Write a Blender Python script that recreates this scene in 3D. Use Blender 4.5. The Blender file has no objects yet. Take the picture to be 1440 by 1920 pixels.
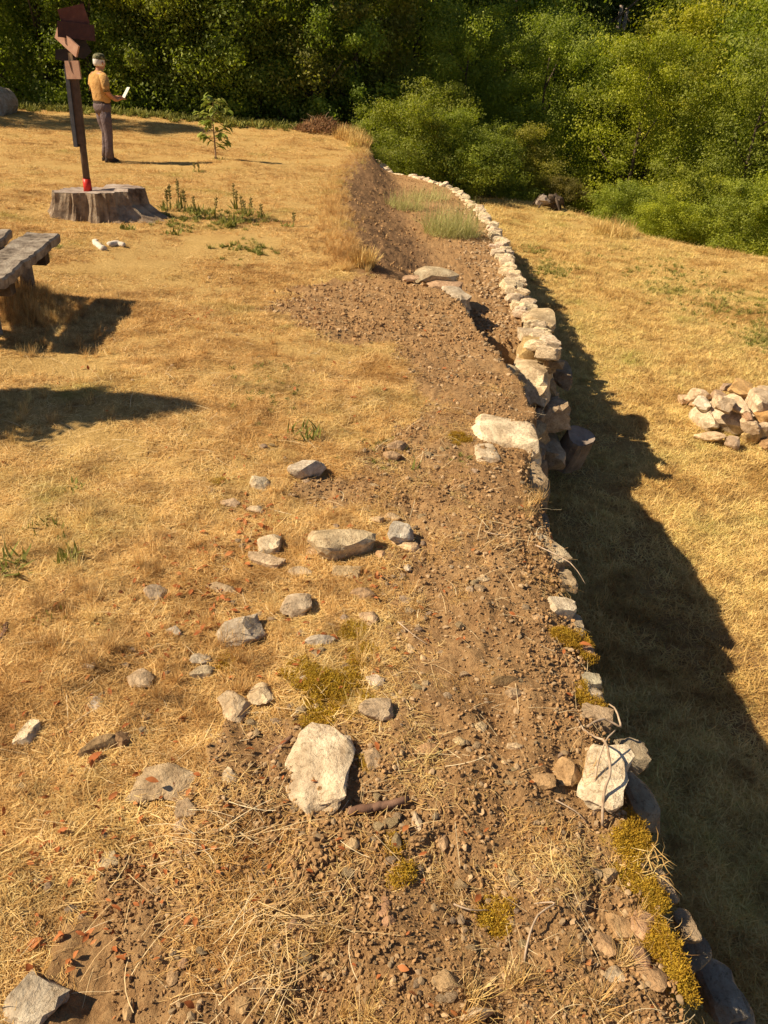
import bpy, bmesh, math, random
import numpy as np
from mathutils import Vector, Matrix, noise as mnoise
PI = math.pi
R = math.radians
random.seed(7)
rng = np.random.default_rng(7)
S = bpy.context.scene
COL = S.collection

# ------------------------------------------------------------ camera, sky, sun, exposure
CAM_H, PITCH, ROLL, FPX = 1.70, 30.0, 4.5, 1443.0
cam_d = bpy.data.cameras.new('camera'); cam = bpy.data.objects.new('camera', cam_d); COL.objects.link(cam)
cam_d.sensor_fit = 'VERTICAL'; cam_d.sensor_height = 34.6; cam_d.lens = 34.6*FPX/1920
cam_d.clip_start = 0.05; cam_d.clip_end = 2000
cam.matrix_world = Matrix.Translation((0, 0, CAM_H)) @ Matrix.Rotation(R(90-PITCH), 4, 'X') @ Matrix.Rotation(R(ROLL), 4, 'Z')
S.camera = cam
SUN_EL, SUN_AZ = 42.0, 9.0          # elevation, heading the light travels to (degrees from +x)
w = bpy.data.worlds.new('World'); S.world = w; w.use_nodes = True
nt = w.node_tree; bg = nt.nodes['Background']
sky = nt.nodes.new('ShaderNodeTexSky'); sky.sky_type = 'NISHITA'; sky.sun_disc = False
sky.sun_elevation = R(SUN_EL); sky.sun_rotation = R(270 - SUN_AZ); sky.dust_density = 0.6; sky.air_density = 0.8
nt.links.new(sky.outputs[0], bg.inputs[0]); bg.inputs[1].default_value = 0.05
sd = bpy.data.lights.new('sun', 'SUN'); sun = bpy.data.objects.new('sun', sd); COL.objects.link(sun)
sd.energy = 5.0; sd.angle = R(0.6); sd.color = (1.0, 0.83, 0.58)
sv = Vector((math.cos(R(SUN_AZ))*math.cos(R(SUN_EL)), math.sin(R(SUN_AZ))*math.cos(R(SUN_EL)), -math.sin(R(SUN_EL))))
sun.rotation_euler = sv.to_track_quat('-Z', 'Y').to_euler(); sun.location = (-8, 0, 12)
S.view_settings.view_transform = 'Standard'; S.view_settings.look = 'None'
S.view_settings.exposure = 0.56; S.view_settings.gamma = 1.0; S.view_settings.use_curve_mapping = False
S.cycles.max_bounces = 5; S.cycles.diffuse_bounces = 3; S.cycles.transmission_bounces = 3; S.cycles.transparent_max_bounces = 4
S.cycles.sample_clamp_indirect = 3.0

# ------------------------------------------------------------ noise
def _h(ix, iy, s):
    n = (ix*374761393 + iy*668265263 + s*974634777) & 0xffffffff
    n = ((n ^ (n >> 13))*1274126177) & 0xffffffff
    return ((n ^ (n >> 16)) & 0xffff)/65535.0
def vnoise(x, y, s=0):
    x = np.asarray(x, float); y = np.asarray(y, float)
    ix = np.floor(x).astype(np.int64); iy = np.floor(y).astype(np.int64)
    fx = x-ix; fy = y-iy; fx = fx*fx*(3-2*fx); fy = fy*fy*(3-2*fy)
    a = _h(ix, iy, s); b = _h(ix+1, iy, s); c = _h(ix, iy+1, s); d = _h(ix+1, iy+1, s)
    return (a*(1-fx)+b*fx)*(1-fy)+(c*(1-fx)+d*fx)*fy
def fbm(x, y, sc, octv=4, s=0):
    t = 0; a = 1; n = 0
    x = np.asarray(x, float)/sc; y = np.asarray(y, float)/sc
    for k in range(octv):
        t = t+a*(vnoise(x, y, s+k*17)-.5); n += a; a *= .55
        x, y = x*1.9+y*.6+13.7, y*1.9-x*.6+5.1
    return t/n*2
def sst(a, b, x):
    t = np.clip((x-a)/(b-a), 0, 1); return t*t*(3-2*t)

# ------------------------------------------------------------ the lie of the land
XE_Y = [-3, .5, 3.4, 4.0, 4.3, 4.7, 5.7, 6.5, 7.7, 9.0, 10.9, 13.6, 15.8, 17.3, 18.4, 19.3, 19.9, 20.15, 21.7, 26, 40]
XE_X = [.78, .77, .76, .80, .98, 1.14, 1.28, 1.38, 1.40, 1.42, 1.50, 1.50, 1.38, 1.20, .97, .62, .26, -.32, -.77, -1.5, -3]
def xe(y): return np.interp(y, XE_Y, XE_X)              # outer edge of the wall
XT_Y = [-3, 3.6, 4.1, 4.36, 4.8, 5.3, 5.6, 6.15, 6.9, 7.3, 7.75, 8.1, 9.5, 11.5, 14.5, 17.5, 19.5, 21.0, 23]
XT_X = [2.5, 1.6, .84, .86, .82, .75, .66, .60, .56, .42, .18, -.46, -.68, -.95, -1.20, -1.22, -1.1, -1.15, -1.6]
XB_X = [2.6, 1.8, .89, .91, .87, .80, .71, .65, .62, .60, .62, .64, .52, .32, -.05, -.15, -.35, -.72, -1.5]
def lawn_h(x, y):
    z = np.interp(y, [-5, 0, 6, 15, 20, 23.5, 26], [0, 0, -.02, -.20, -.12, 0.03, -.1])
    z = z+.05*fbm(x, y, 2.6, 3, 3)*sst(1.0, 4, y)
    z = z-.14*np.exp(-((x+1.6)**2/3.5+(y-7.6)**2/2.2))                       # hollow below the stump
    z = z-.10*np.exp(-((x+3.9)**2/1.6+(y-9.6)**2/.5))                       # mound round the stump
    z = z+.15*np.exp(-((x+2.85)**2/.13+(y-5.45)**2/.22))                     # tussock under the bench
    z = z+.10*np.exp(-((x+3.2)**2/1.6+(y-15.9)**2/1.2))
    return z
def terr_h(x, y):
    z = np.interp(y, [3, 4.2, 5.2, 6.95, 7.08, 7.6, 10, 16, 20, 24], [-.7, -.85, -.9, -.9, -.44, -.44, -.48, -.52, -.52, -.5])
    return z+.03*fbm(x, y, .7, 3, 9)
def upper_h(x, y, fine=True):
    x = np.asarray(x, float); y = np.asarray(y, float)
    wob = .10*fbm(x, y, .8, 3, 21)*sst(7.6, 8.5, y)+.02*fbm(x, y, .35, 2, 22)
    xt = np.interp(y, XT_Y, XT_X)+wob; xb = np.interp(y, XT_Y, XB_X)+wob
    s = sst(0, 1, (x-xt)/np.maximum(xb-xt, .04))
    z = lawn_h(x, y)*(1-s)+terr_h(x, y)*s
    near = np.exp(-(y/5.0)**2)
    z = z+.040*fbm(x, y, .55, 3, 31)*(.4+near)+.026*fbm(x, y, .20, 3, 33)*near
    z = z-.05*sst(.45, .78, x)*(y < 4.1)*np.clip((4.1-y)*3, 0, 1)             # shoulder rounding to the wall edge
    if fine:
        sm = soil_mask(x, y)
        amp = np.where(sm > .5, .030, .008)
        z = z+amp*fbm(x, y, .10, 5, 41)+.5*amp*np.abs(fbm(x, y, .045, 3, 43))*np.clip(8/np.maximum(y, 1), .3, 1)
        bank = 4*s*(1-s)
        z = z+.05*bank*fbm(x, y, .25, 3, 55)
    return z
def yb(x): return np.interp(x, [-30, -3, 0, 2, 4, 5.6, 8, 12, 30], [25, 24.5, 24.0, 23.6, 23.2, 19.2, 17.5, 15.5, 11])
def lower_h(x, y):
    x = np.asarray(x, float); y = np.asarray(y, float)
    d = y-yb(x)
    m = -1.56+.010*y+.06*fbm(x, y, 3.5, 3, 61)+.02*fbm(x, y, .6, 3, 62)+.012*np.clip(x-3, 0, 20)
    z = m-.30*np.clip(d, 0, 24)+.50*np.clip(d-30, 0, 60)+.06*np.clip(d-90, 0, 500)
    return z

def ray(px, py):
    x = np.asarray(px, float)-720; y = np.asarray(py, float)-960; a = R(ROLL); p = R(PITCH)
    X = x*math.cos(a)+y*math.sin(a); Y = -x*math.sin(a)+y*math.cos(a)
    return np.stack([X, FPX*math.cos(p)-Y*math.sin(p), -(FPX*math.sin(p)+Y*math.cos(p))], -1)
def onplane(px, py, z):
    d = ray(px, py); t = (z-CAM_H)/d[..., 2]
    return np.array([0, 0, CAM_H])+d*t[..., None]
def hit(px, py, hf=None):
    hf = hf or (lambda x, y: upper_h(x, y, False))
    z = np.zeros(np.shape(px))-.05
    for k in range(14):
        p = onplane(px, py, z); z = .5*z+.5*hf(p[..., 0], p[..., 1])
    p = onplane(px, py, z); return p
def at_depth(px, py, yy):
    d = ray(px, py); return Vector((float(d[0]/d[1]*yy), yy, float(CAM_H+d[2]/d[1]*yy)))
def depth(p): return float(p[1])*math.cos(R(PITCH))+(CAM_H-float(p[2]))*math.sin(R(PITCH))

# bare earth, as outlines on the ground
_SP = [
 [(60,1960),(150,1700),(230,1640),(330,1560),(400,1460),(420,1360),(470,1330),(540,1345),(600,1350),(690,1330),(730,1280),(720,1210),(690,1130),(690,1070),(720,1010),(700,960),
  (600,960),(530,930),(560,890),(640,870),(680,830),(750,815),(800,760),(760,700),(740,650),(640,640),(560,620),(500,590),(510,555),(560,530),(640,520),(720,512),(700,480),(660,470),(640,420),(655,370),(640,330),(650,290),(680,290),
  (720,305),(760,320),(860,350),(930,420),(975,520),(1010,590),(1040,650),(1060,760),(1010,860),(1060,1060),(1150,1260),(1220,1500),(1300,1700),(1460,1960)],
 [(700,1700),(1500,2300),(-200,2300),(40,1930),(160,1700)],
]
_POLYS = []
def _inpoly(x, y, P):
    c = np.zeros(x.shape, bool); n = len(P)
    for i in range(n):
        x1, y1 = P[i]; x2, y2 = P[(i+1) % n]
        if y1 == y2: continue
        k = ((y1 > y) != (y2 > y)) & (x < (x2-x1)*(y-y1)/(y2-y1)+x1); c ^= k
    return c
def soil_mask(x, y):
    x = np.asarray(x, float); y = np.asarray(y, float)
    wx = x+(.10*fbm(x, y, .35, 3, 71)+.06*fbm(x, y, .09, 2, 73))*np.clip(y/4, .5, 2)
    wy = y+(.16*fbm(x, y, .45, 3, 75)+.05*fbm(x, y, .08, 2, 77))*np.clip(y/3, .5, 3)
    m = np.zeros(x.shape, bool)
    for P in _POLYS: m |= _inpoly(wx, wy, P)
    return m.astype(float)
for poly in _SP:
    a = np.array(poly, float)
    pp = hit(a[:, 0], a[:, 1])
    _POLYS.append([(float(q[0]), float(q[1])) for q in pp])
# moss cushions on the ground: (x, y, radius)
MOSS = []
for px, py, r in [(640,1290,.11),(600,1320,.09),(670,1240,.07),(560,1260,.05),(1085,1205,.07),(1060,1190,.05),(1110,1300,.06),(1100,1240,.04),(1170,1590,.06),(1195,1640,.055),(1225,1700,.05),(1250,1770,.05),(1285,1835,.045),
                  (1200,1560,.05),(1265,1800,.045),(1215,1670,.05),(740,1590,.035),(755,1640,.03),(660,1190,.05),(420,1250,.04),(405,905,.05),(860,822,.06),(1235,1735,.045),(690,1430,.03),(930,1720,.05)]:
    q = hit(np.array(float(px)), np.array(float(py))); MOSS.append((float(q[0]), float(q[1]), r))
def moss_mask(x, y):
    m = np.zeros(np.shape(x))
    for cx, cy, r in MOSS:
        d = np.sqrt((x-cx)**2+((y-cy)*.8)**2)/r
        m = np.maximum(m, 1-sst(.45, 1.1, d+.8*fbm(x, y, .05, 4, 81)))
    return m

# ------------------------------------------------------------ materials
MATS = {}
def newmat(name):
    m = bpy.data.materials.new(name); m.use_nodes = True; MATS[name] = m
    return m, m.node_tree, m.node_tree.nodes['Principled BSDF']
def N(t, typ, **k):
    n = t.nodes.new(typ)
    for a, b in k.items(): setattr(n, a, b)
    return n
def ramp(t, fac, stops):
    r = N(t, 'ShaderNodeValToRGB'); e = r.color_ramp.elements
    while len(e) < len(stops): e.new(.5)
    for el, (p, c) in zip(e, stops): el.position = p; el.color = (*c, 1)
    t.links.new(fac, r.inputs[0]); return r.outputs[0]
def tex(t, sc, det=6, rough=.6, coord=None, dist=0):
    n = N(t, 'ShaderNodeTexNoise'); n.inputs['Scale'].default_value = sc; n.inputs['Detail'].default_value = det
    n.inputs['Roughness'].default_value = rough; n.inputs['Distortion'].default_value = dist
    if coord is not None: t.links.new(coord, n.inputs['Vector'])
    return n.outputs[0]
def mix(t, f, a, b, mode='MIX'):
    n = N(t, 'ShaderNodeMix', data_type='RGBA', blend_type=mode)
    for s, v in ((n.inputs[0], f), (n.inputs[6], a), (n.inputs[7], b)):
        if hasattr(v, 'links'): t.links.new(v, s)
        elif isinstance(v, (int, float)): s.default_value = v
        else: s.default_value = (*v, 1)
    return n.outputs[2]
def mth(t, op, a, b=0.0, clamp=False):
    n = N(t, 'ShaderNodeMath', operation=op); n.use_clamp = clamp
    for s, v in ((n.inputs[0], a), (n.inputs[1], b)):
        if hasattr(v, 'links'): t.links.new(v, s)
        else: s.default_value = v
    return n.outputs[0]
def bump(t, bsdf, h, strength=.5, dist=.02):
    b = N(t, 'ShaderNodeBump'); b.inputs['Strength'].default_value = strength; b.inputs['Distance'].default_value = dist
    t.links.new(h, b.inputs['Height']); t.links.new(b.outputs[0], bsdf.inputs['Normal'])
def attr(t, name):
    n = N(t, 'ShaderNodeAttribute'); n.attribute_name = name; return n
def ocoord(t): return N(t, 'ShaderNodeTexCoord').outputs['Object']

def mat_ground():
    m, t, b = newmat('earth_and_turf'); co = ocoord(t)
    g = ramp(t, tex(t, 1.3, 6, .65, co), [(.30, (.35, .20, .062)), (.45, (.50, .32, .110)), (.58, (.58, .40, .155)), (.72, (.44, .29, .085))])
    g = mix(t, .65, g, ramp(t, tex(t, 60, 5, .75, co), [(.30, (.18, .09, .03)), (.50, (.50, .32, .115)), (.70, (.78, .56, .25))]))
    s = ramp(t, tex(t, 2.2, 6, .65, co), [(.32, (.25, .135, .058)), (.50, (.42, .26, .12)), (.68, (.54, .36, .18))])
    s2 = ramp(t, tex(t, 45, 6, .8, co), [(.30, (.09, .042, .018)), (.46, (.30, .165, .075)), (.60, (.46, .29, .14)), (.76, (.66, .48, .28))])
    s = mix(t, .6, s, s2)
    so = attr(t, 'soil').outputs['Fac']
    c = mix(t, so, g, s)
    c = mix(t, attr(t, 'bank').outputs['Fac'], c, mix(t, .55, ramp(t, tex(t, 9, 6, .7, co), [(.35, (.10, .058, .034)), (.6, (.21, .125, .075)), (.75, (.33, .22, .14))]), s2))
    c = mix(t, attr(t, 'moss').outputs['Fac'], c, ramp(t, tex(t, 120, 3, .7, co), [(.35, (.20, .12, .02)), (.6, (.40, .26, .035))]))
    t.links.new(c, b.inputs['Base Color']); b.inputs['Roughness'].default_value = .95; b.inputs['Specular IOR Level'].default_value = .1
    bump(t, b, mth(t, 'ADD', tex(t, 90, 6, .75, co), tex(t, 25, 5, .7, co)), .9, .012)
    return m
def mat_meadow():
    m, t, b = newmat('meadow_turf'); co = ocoord(t)
    g = ramp(t, tex(t, .55, 6, .62, co), [(.30, (.36, .20, .07)), (.43, (.48, .32, .11)), (.55, (.55, .40, .145)), (.68, (.34, .29, .075)), (.8, (.20, .20, .045))])
    g = mix(t, .5, g, ramp(t, tex(t, 30, 5, .75, co), [(.30, (.20, .11, .035)), (.50, (.48, .32, .115)), (.70, (.70, .54, .24))]))
    g = mix(t, attr(t, 'bare').outputs['Fac'], g, ramp(t, tex(t, 12, 5, .7, co), [(.35, (.16, .08, .035)), (.7, (.38, .22, .10))]))
    t.links.new(g, b.inputs['Base Color']); b.inputs['Roughness'].default_value = .95; b.inputs['Specular IOR Level'].default_value = .1
    bump(t, b, tex(t, 40, 6, .75, co), .8, .02); return m
def mat_plain(name, cols, sc=6, bsc=30, bs=.5, bd=.01, rough=.85, spec=.25, rnd=0, co=None):
    m, t, b = newmat(name); co = ocoord(t)
    c = ramp(t, tex(t, sc, 6, .65, co), cols)
    if rnd:
        oi = N(t, 'ShaderNodeObjectInfo'); c = mix(t, 1.0, c, ramp(t, oi.outputs['Random'], [(0, (1-rnd,)*3), (1, (1+rnd*.6, 1+rnd*.5, 1+rnd*.4))]), 'MULTIPLY')
    t.links.new(c, b.inputs['Base Color']); b.inputs['Roughness'].default_value = rough; b.inputs['Specular IOR Level'].default_value = spec
    bump(t, b, tex(t, bsc, 6, .7, co), bs, bd); return m
def mat_stone():
    m, t, b = newmat('limestone'); co = ocoord(t)
    oi = N(t, 'ShaderNodeObjectInfo')
    c = ramp(t, tex(t, 9, 8, .7, co), [(.28, (.30, .26, .21)), (.42, (.60, .55, .48)), (.6, (.92, .88, .80)), (.8, (1.15, 1.12, 1.05))])
    c = mix(t, 1.0, mix(t, 1.0, oi.outputs['Color'], (1.22, 1.14, 1.0), 'MULTIPLY'), c, 'MULTIPLY')
    sp = ramp(t, tex(t, 60, 4, .8, co), [(.36, (.45, .40, .34)), (.46, (1, 1, 1))])
    c = mix(t, .8, c, sp, 'MULTIPLY')
    c = mix(t, .75, c, ramp(t, tex(t, 3.2, 7, .7, co, .8), [(.34, (.50, .42, .34)), (.52, (1, .97, .93)), (.7, (1.12, 1.1, 1.06))]), 'MULTIPLY')
    dirt = ramp(t, tex(t, 5, 6, .75, co, .6), [(.47, (0, 0, 0)), (.62, (1, 1, 1))])
    c = mix(t, mth(t, 'MULTIPLY', dirt, .62), c, (.30, .185, .10))
    t.links.new(c, b.inputs['Base Color']); b.inputs['Roughness'].default_value = .88; b.inputs['Specular IOR Level'].default_value = .25
    vo = N(t, 'ShaderNodeTexVoronoi', feature='DISTANCE_TO_EDGE'); vo.inputs['Scale'].default_value = 9; t.links.new(co, vo.inputs['Vector'])
    bump(t, b, mth(t, 'ADD', mth(t, 'MULTIPLY', tex(t, 14, 9, .72, co), 1.0), tex(t, 70, 5, .7, co)), .8, .012); return m
def mat_blade(name, stops, tr=.25, rough=.7, patch=0):
    m, t, b = newmat(name); oi = N(t, 'ShaderNodeObjectInfo'); v = attr(t, 'v').outputs['Fac']
    f = mth(t, 'ADD', mth(t, 'MULTIPLY', oi.outputs['Random'], .4), mth(t, 'MULTIPLY', v, .6))
    c = ramp(t, f, stops)
    if patch:
        ge = N(t, 'ShaderNodeNewGeometry').outputs['Position']
        c = mix(t, patch, c, ramp(t, tex(t, .9, 6, .68, ge), [(.30, (.46, .34, .24)), (.41, (.84, .70, .54)), (.50, (1.14, 1.10, 1.02)), (.60, (.96, .98, .84)), (.68, (.66, .76, .44)), (.78, (.50, .68, .30))]), 'MULTIPLY')
        c = mix(t, patch*.8, c, ramp(t, tex(t, 5.5, 5, .7, ge), [(.34, (.44, .31, .22)), (.46, (.92, .84, .76)), (.56, (1.15, 1.12, 1.06)), (.70, (1.32, 1.3, 1.24))]), 'MULTIPLY')
    t.links.new(c, b.inputs['Base Color']); b.inputs['Roughness'].default_value = rough; b.inputs['Specular IOR Level'].default_value = .25
    tl = N(t, 'ShaderNodeBsdfTranslucent'); t.links.new(c, tl.inputs[0])
    ms = N(t, 'ShaderNodeMixShader'); ms.inputs[0].default_value = tr
    t.links.new(b.outputs[0], ms.inputs[1]); t.links.new(tl.outputs[0], ms.inputs[2])
    t.links.new(ms.outputs[0], t.nodes['Material Output'].inputs['Surface']); return m
def mat_leaf(name):                                                      # crown leaves, tinted by the tree's own colour, lightest tones painted in as highlights
    m, t, b = newmat(name); oi = N(t, 'ShaderNodeObjectInfo'); v = attr(t, 'v').outputs['Fac']
    c = mix(t, 1.0, oi.outputs['Color'], ramp(t, v, [(0, (.55, .60, .65)), (.5, (1, 1, 1)), (.85, (1.35, 1.3, 1.0)), (1, (2.0, 1.7, 1.2))]), 'MULTIPLY')
    t.links.new(c, b.inputs['Base Color']); b.inputs['Roughness'].default_value = .55; b.inputs['Specular IOR Level'].default_value = .35
    tl = N(t, 'ShaderNodeBsdfTranslucent'); t.links.new(mix(t, 1.0, c, (1.2, 1.3, .4), 'MULTIPLY'), tl.inputs[0])
    ms = N(t, 'ShaderNodeMixShader'); ms.inputs[0].default_value = .42
    t.links.new(b.outputs[0], ms.inputs[1]); t.links.new(tl.outputs[0], ms.inputs[2])
    t.links.new(ms.outputs[0], t.nodes['Material Output'].inputs['Surface']); return m
M_GROUND, M_MEADOW, M_STONE, M_LEAF = mat_ground(), mat_meadow(), mat_stone(), mat_leaf('tree_leaf')
M_BARK = mat_plain('bark', [(.35, (.05, .035, .025)), (.6, (.14, .10, .07)), (.75, (.22, .17, .12))], 8, 25, .9, .03)
M_PALEBARK = mat_plain('pale_bark', [(.35, (.22, .17, .14)), (.6, (.40, .32, .26))], 5, 25, .6, .02)
M_HILL = mat_plain('forest_floor', [(.35, (.020, .022, .008)), (.65, (.05, .05, .015))], 1.5, 5, .6, .1)
M_CLOD = mat_plain('clod', [(.35, (.26, .145, .065)), (.55, (.43, .265, .125)), (.75, (.57, .39, .20))], 60, 200, .5, .002, rnd=.3)
M_PEB = mat_plain('pebble', [(.35, (.34, .22, .12)), (.55, (.50, .36, .21)), (.75, (.68, .55, .38))], 50, 200, .4, .002, rnd=.4)
M_STRAW = mat_blade('dry_grass_blade', [(0, (.36, .18, .06)), (.3, (.54, .35, .13)), (.55, (.70, .51, .23)), (.8, (.84, .68, .38)), (1, (.54, .43, .16))], .25, .7, .85)
M_PALESTRAW = mat_blade('meadow_blade', [(0, (.44, .28, .11)), (.35, (.64, .48, .20)), (.65, (.80, .66, .33)), (.88, (.62, .54, .21)), (1, (.38, .40, .12))], .25, .7, .9)
M_STEM = mat_blade('straw_stem', [(0, (.42, .24, .10)), (.5, (.74, .54, .28)), (1, (.92, .78, .52))], .1)
M_MOSS = mat_blade('moss_leaf', [(0, (.26, .14, .02)), (.45, (.44, .28, .025)), (.8, (.56, .40, .05)), (1, (.40, .36, .06))], .25, .7, .5)
M_GREEN = mat_blade('weed_leaf', [(0, (.12, .13, .025)), (.5, (.24, .25, .05)), (1, (.42, .38, .11))], .3)
M_FEATHER = mat_blade('feathery_leaf', [(0, (.32, .34, .10)), (.5, (.50, .48, .18)), (1, (.72, .64, .32))], .4)
M_RED = mat_blade('dead_leaf', [(0, (.30, .085, .025)), (.5, (.46, .15, .045)), (1, (.58, .27, .10))], .2)
M_TWIG = mat_plain('twig', [(.35, (.20, .12, .07)), (.7, (.45, .32, .20))], 30, 90, .4, .002)
M_WOOD = mat_plain('weathered_wood', [(.34, (.10, .075, .055)), (.48, (.26, .21, .165)), (.64, (.42, .36, .29))], 11, 45, 1.0, .012)
M_DARKWOOD = mat_plain('dark_wood', [(.35, (.018, .014, .014)), (.65, (.045, .035, .03))], 8, 60, .5, .005, .6)  # very dark brown tone, for the rail and two sign boards
M_SIGN = mat_plain('red_brown_board', [(.35, (.085, .028, .020)), (.65, (.15, .058, .042))], 12, 50, .3, .004, .6)
M_SIGNPALE = mat_plain('pale_pink_board', [(.35, (.36, .19, .13)), (.65, (.48, .29, .20))], 12, 50, .3, .004, .7)  # paler pink tone than the other boards
M_POST = mat_plain('brown_post', [(.35, (.07, .042, .03)), (.65, (.13, .085, .06))], 10, 40, .4, .004, .6)
M_PALEPOST = mat_plain('bare_post_wood', [(.35, (.30, .21, .12)), (.65, (.45, .33, .2))], 10, 40, .4, .004, .7)
M_SLATE = mat_plain('slate_grey_paint', [(.35, (.060, .062, .072)), (.65, (.10, .10, .115))], 10, 40, .2, .003, .5)
M_RED_PAINT = mat_plain('red_paint', [(.35, (.55, .025, .018)), (.65, (.70, .05, .03))], 14, 40, .1, .002, .4)

# ------------------------------------------------------------ helpers
def tag(o, label=None, cat=None, group=None, kind=None):
    if label: o['label'] = label
    if cat: o['category'] = cat
    if group: o['group'] = group
    if kind: o['kind'] = kind
    return o
def link(name, me, mat=None, parent=None, loc=None):
    o = bpy.data.objects.new(name, me); COL.objects.link(o)
    if mat is not None and me is not None and not me.materials: me.materials.append(mat)
    if parent is not None: o.parent = parent
    if loc is not None: o.location = loc
    return o
def empty(name, loc=(0, 0, 0), rz=0):
    o = bpy.data.objects.new(name, None); COL.objects.link(o); o.location = loc; o.rotation_euler = (0, 0, rz); o.empty_display_size = .1
    return o
def mesh_np(name, V, F, smooth=False):
    me = bpy.data.meshes.new(name); V = np.asarray(V, float); F = np.asarray(F, int)
    k = F.shape[1]
    me.vertices.add(len(V)); me.vertices.foreach_set('co', V.ravel())
    me.loops.add(F.size); me.loops.foreach_set('vertex_index', F.ravel())
    me.polygons.add(len(F)); me.polygons.foreach_set('loop_start', np.arange(len(F))*k)
    me.update(calc_edges=True); me.validate()
    me.polygons.foreach_set('use_smooth', np.full(len(F), bool(smooth)))
    return me
def fattr(me, name, vals, dom='POINT'):
    a = me.attributes.new(name, 'FLOAT', dom); a.data.foreach_set('value', np.asarray(vals, np.float32))
class MB:
    def __init__(s): s.v = []; s.f = []
    def add(s, vs, fs):
        k = len(s.v); s.v += [tuple(q) for q in vs]; s.f += [tuple(i+k for i in f) for f in fs]
    def box(s, c, d, rot=None, bev=0):
        c = Vector(c); x, y, z = (q/2 for q in d)
        vs = [Vector((a*x, b*y, e*z)) for a in (-1, 1) for b in (-1, 1) for e in (-1, 1)]
        if rot is not None: vs = [rot @ q for q in vs]
        s.add([c+q for q in vs], [(0, 1, 3, 2), (4, 6, 7, 5), (0, 4, 5, 1), (2, 3, 7, 6), (0, 2, 6, 4), (1, 5, 7, 3)])
    def tube(s, pts, rad, n=8, ell=1.0, caps=True):
        pts = [Vector(p) for p in pts]; base = len(s.v); up = Vector((0, 0, 1)); vs = []
        for i, p in enumerate(pts):
            d = (pts[min(i+1, len(pts)-1)]-pts[max(i-1, 0)]).normalized()
            a = d.cross(up)
            if a.length < .2: a = d.cross(Vector((0, 1, 0)))
            a.normalize(); b = a.cross(d); r = rad[i] if hasattr(rad, '__len__') else rad
            for k in range(n):
                t = 2*PI*k/n; vs.append(p+a*(r*math.cos(t))+b*(r*ell*math.sin(t)))
        fs = [(i*n+k, i*n+(k+1) % n, (i+1)*n+(k+1) % n, (i+1)*n+k) for i in range(len(pts)-1) for k in range(n)]
        if caps: fs += [tuple(range(n-1, -1, -1)), tuple((len(pts)-1)*n+k for k in range(n))]
        s.add(vs, fs)
    def rings(s, rs, n=16, caps=True):        # horizontal ellipses: (x, y, z, rx, ry)
        vs = [(x+rx*math.cos(2*PI*k/n), y+ry*math.sin(2*PI*k/n), z) for x, y, z, rx, ry in rs for k in range(n)]
        fs = [(i*n+k, i*n+(k+1) % n, (i+1)*n+(k+1) % n, (i+1)*n+k) for i in range(len(rs)-1) for k in range(n)]
        if caps: fs += [tuple(range(n-1, -1, -1)), tuple((len(rs)-1)*n+k for k in range(n))]
        s.add(vs, fs)
    def mesh(s, name, smooth=False):
        me = bpy.data.meshes.new(name); me.from_pydata(s.v, [], s.f)
        if smooth: me.polygons.foreach_set('use_smooth', np.ones(len(s.f), bool))
        me.update(); return me
    def build(s, name, mat, parent=None, smooth=False, loc=None): return link(name, s.mesh(name, smooth), mat, parent, loc)
_ICO = {}
def ico(n):
    if n not in _ICO:
        bm = bmesh.new(); bmesh.ops.create_icosphere(bm, subdivisions=n, radius=1)
        _ICO[n] = (np.array([v.co[:] for v in bm.verts]), np.array([[v.index for v in f.verts] for f in bm.faces])); bm.free()
    return _ICO[n]
STONES = []                                             # footprints, kept free of grass
def rock_mesh(seed, dims=(1, 1, 1), sub=2, planes=9, blocky=0.0, rough=.06, smooth=False, name='stone', hollow=False):
    V, F = ico(sub); r = np.random.default_rng(seed)
    planes = planes+7
    nn = r.normal(size=(planes, 3)); nn /= np.linalg.norm(nn, axis=1)[:, None]
    cc = r.uniform(.52, .86, planes)
    if blocky:
        bn = np.array([[1, 0, 0], [-1, 0, 0], [0, 1, 0], [0, -1, 0], [0, 0, 1], [0, 0, -1.]])+r.normal(size=(6, 3))*.14
        bn /= np.linalg.norm(bn, axis=1)[:, None]; nn = np.vstack([nn[:8], bn]); cc = np.concatenate([cc[:8]*1.22, r.uniform(.55, .70, 6)])
    dt = V @ nn.T
    rr = np.where(dt > .02, cc/np.maximum(dt, .02), 9)
    rad = np.minimum(rr.min(1), 1.15)
    P = V*rad[:, None]
    if rough:
        o = r.uniform(0, 50, 3)
        d = np.array([mnoise.fractal(Vector(p*1.6+o), 1.0, 2.1, 5 if sub > 2 else 3) for p in P])
        d2 = np.array([mnoise.ridged_multi_fractal(Vector(p*2.7+o), .9, 2.2, 4, .8, 2) for p in P])-1 if sub > 2 else 0
        P = P*(1+rough*d-rough*.55*d2)[:, None]
    if hollow:
        q = np.exp(-(((P[:, 0]+.12)/.30)**2+((P[:, 1]+.38)/.33)**2))*(P[:, 2] > 0); P[:, 2] -= .34*q
        P[:, 2] += .10*np.exp(-((P[:, 0]-.35)/.25)**2-((P[:, 1]+.1)/.5)**2)*(P[:, 2] > 0)
    P = P-(P.max(0)+P.min(0))/2
    P = P/(P.max(0)-P.min(0))*np.array(dims)
    me = mesh_np(name, P, F, True)
    me.set_sharp_from_angle(angle=R(24)); return me
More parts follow.
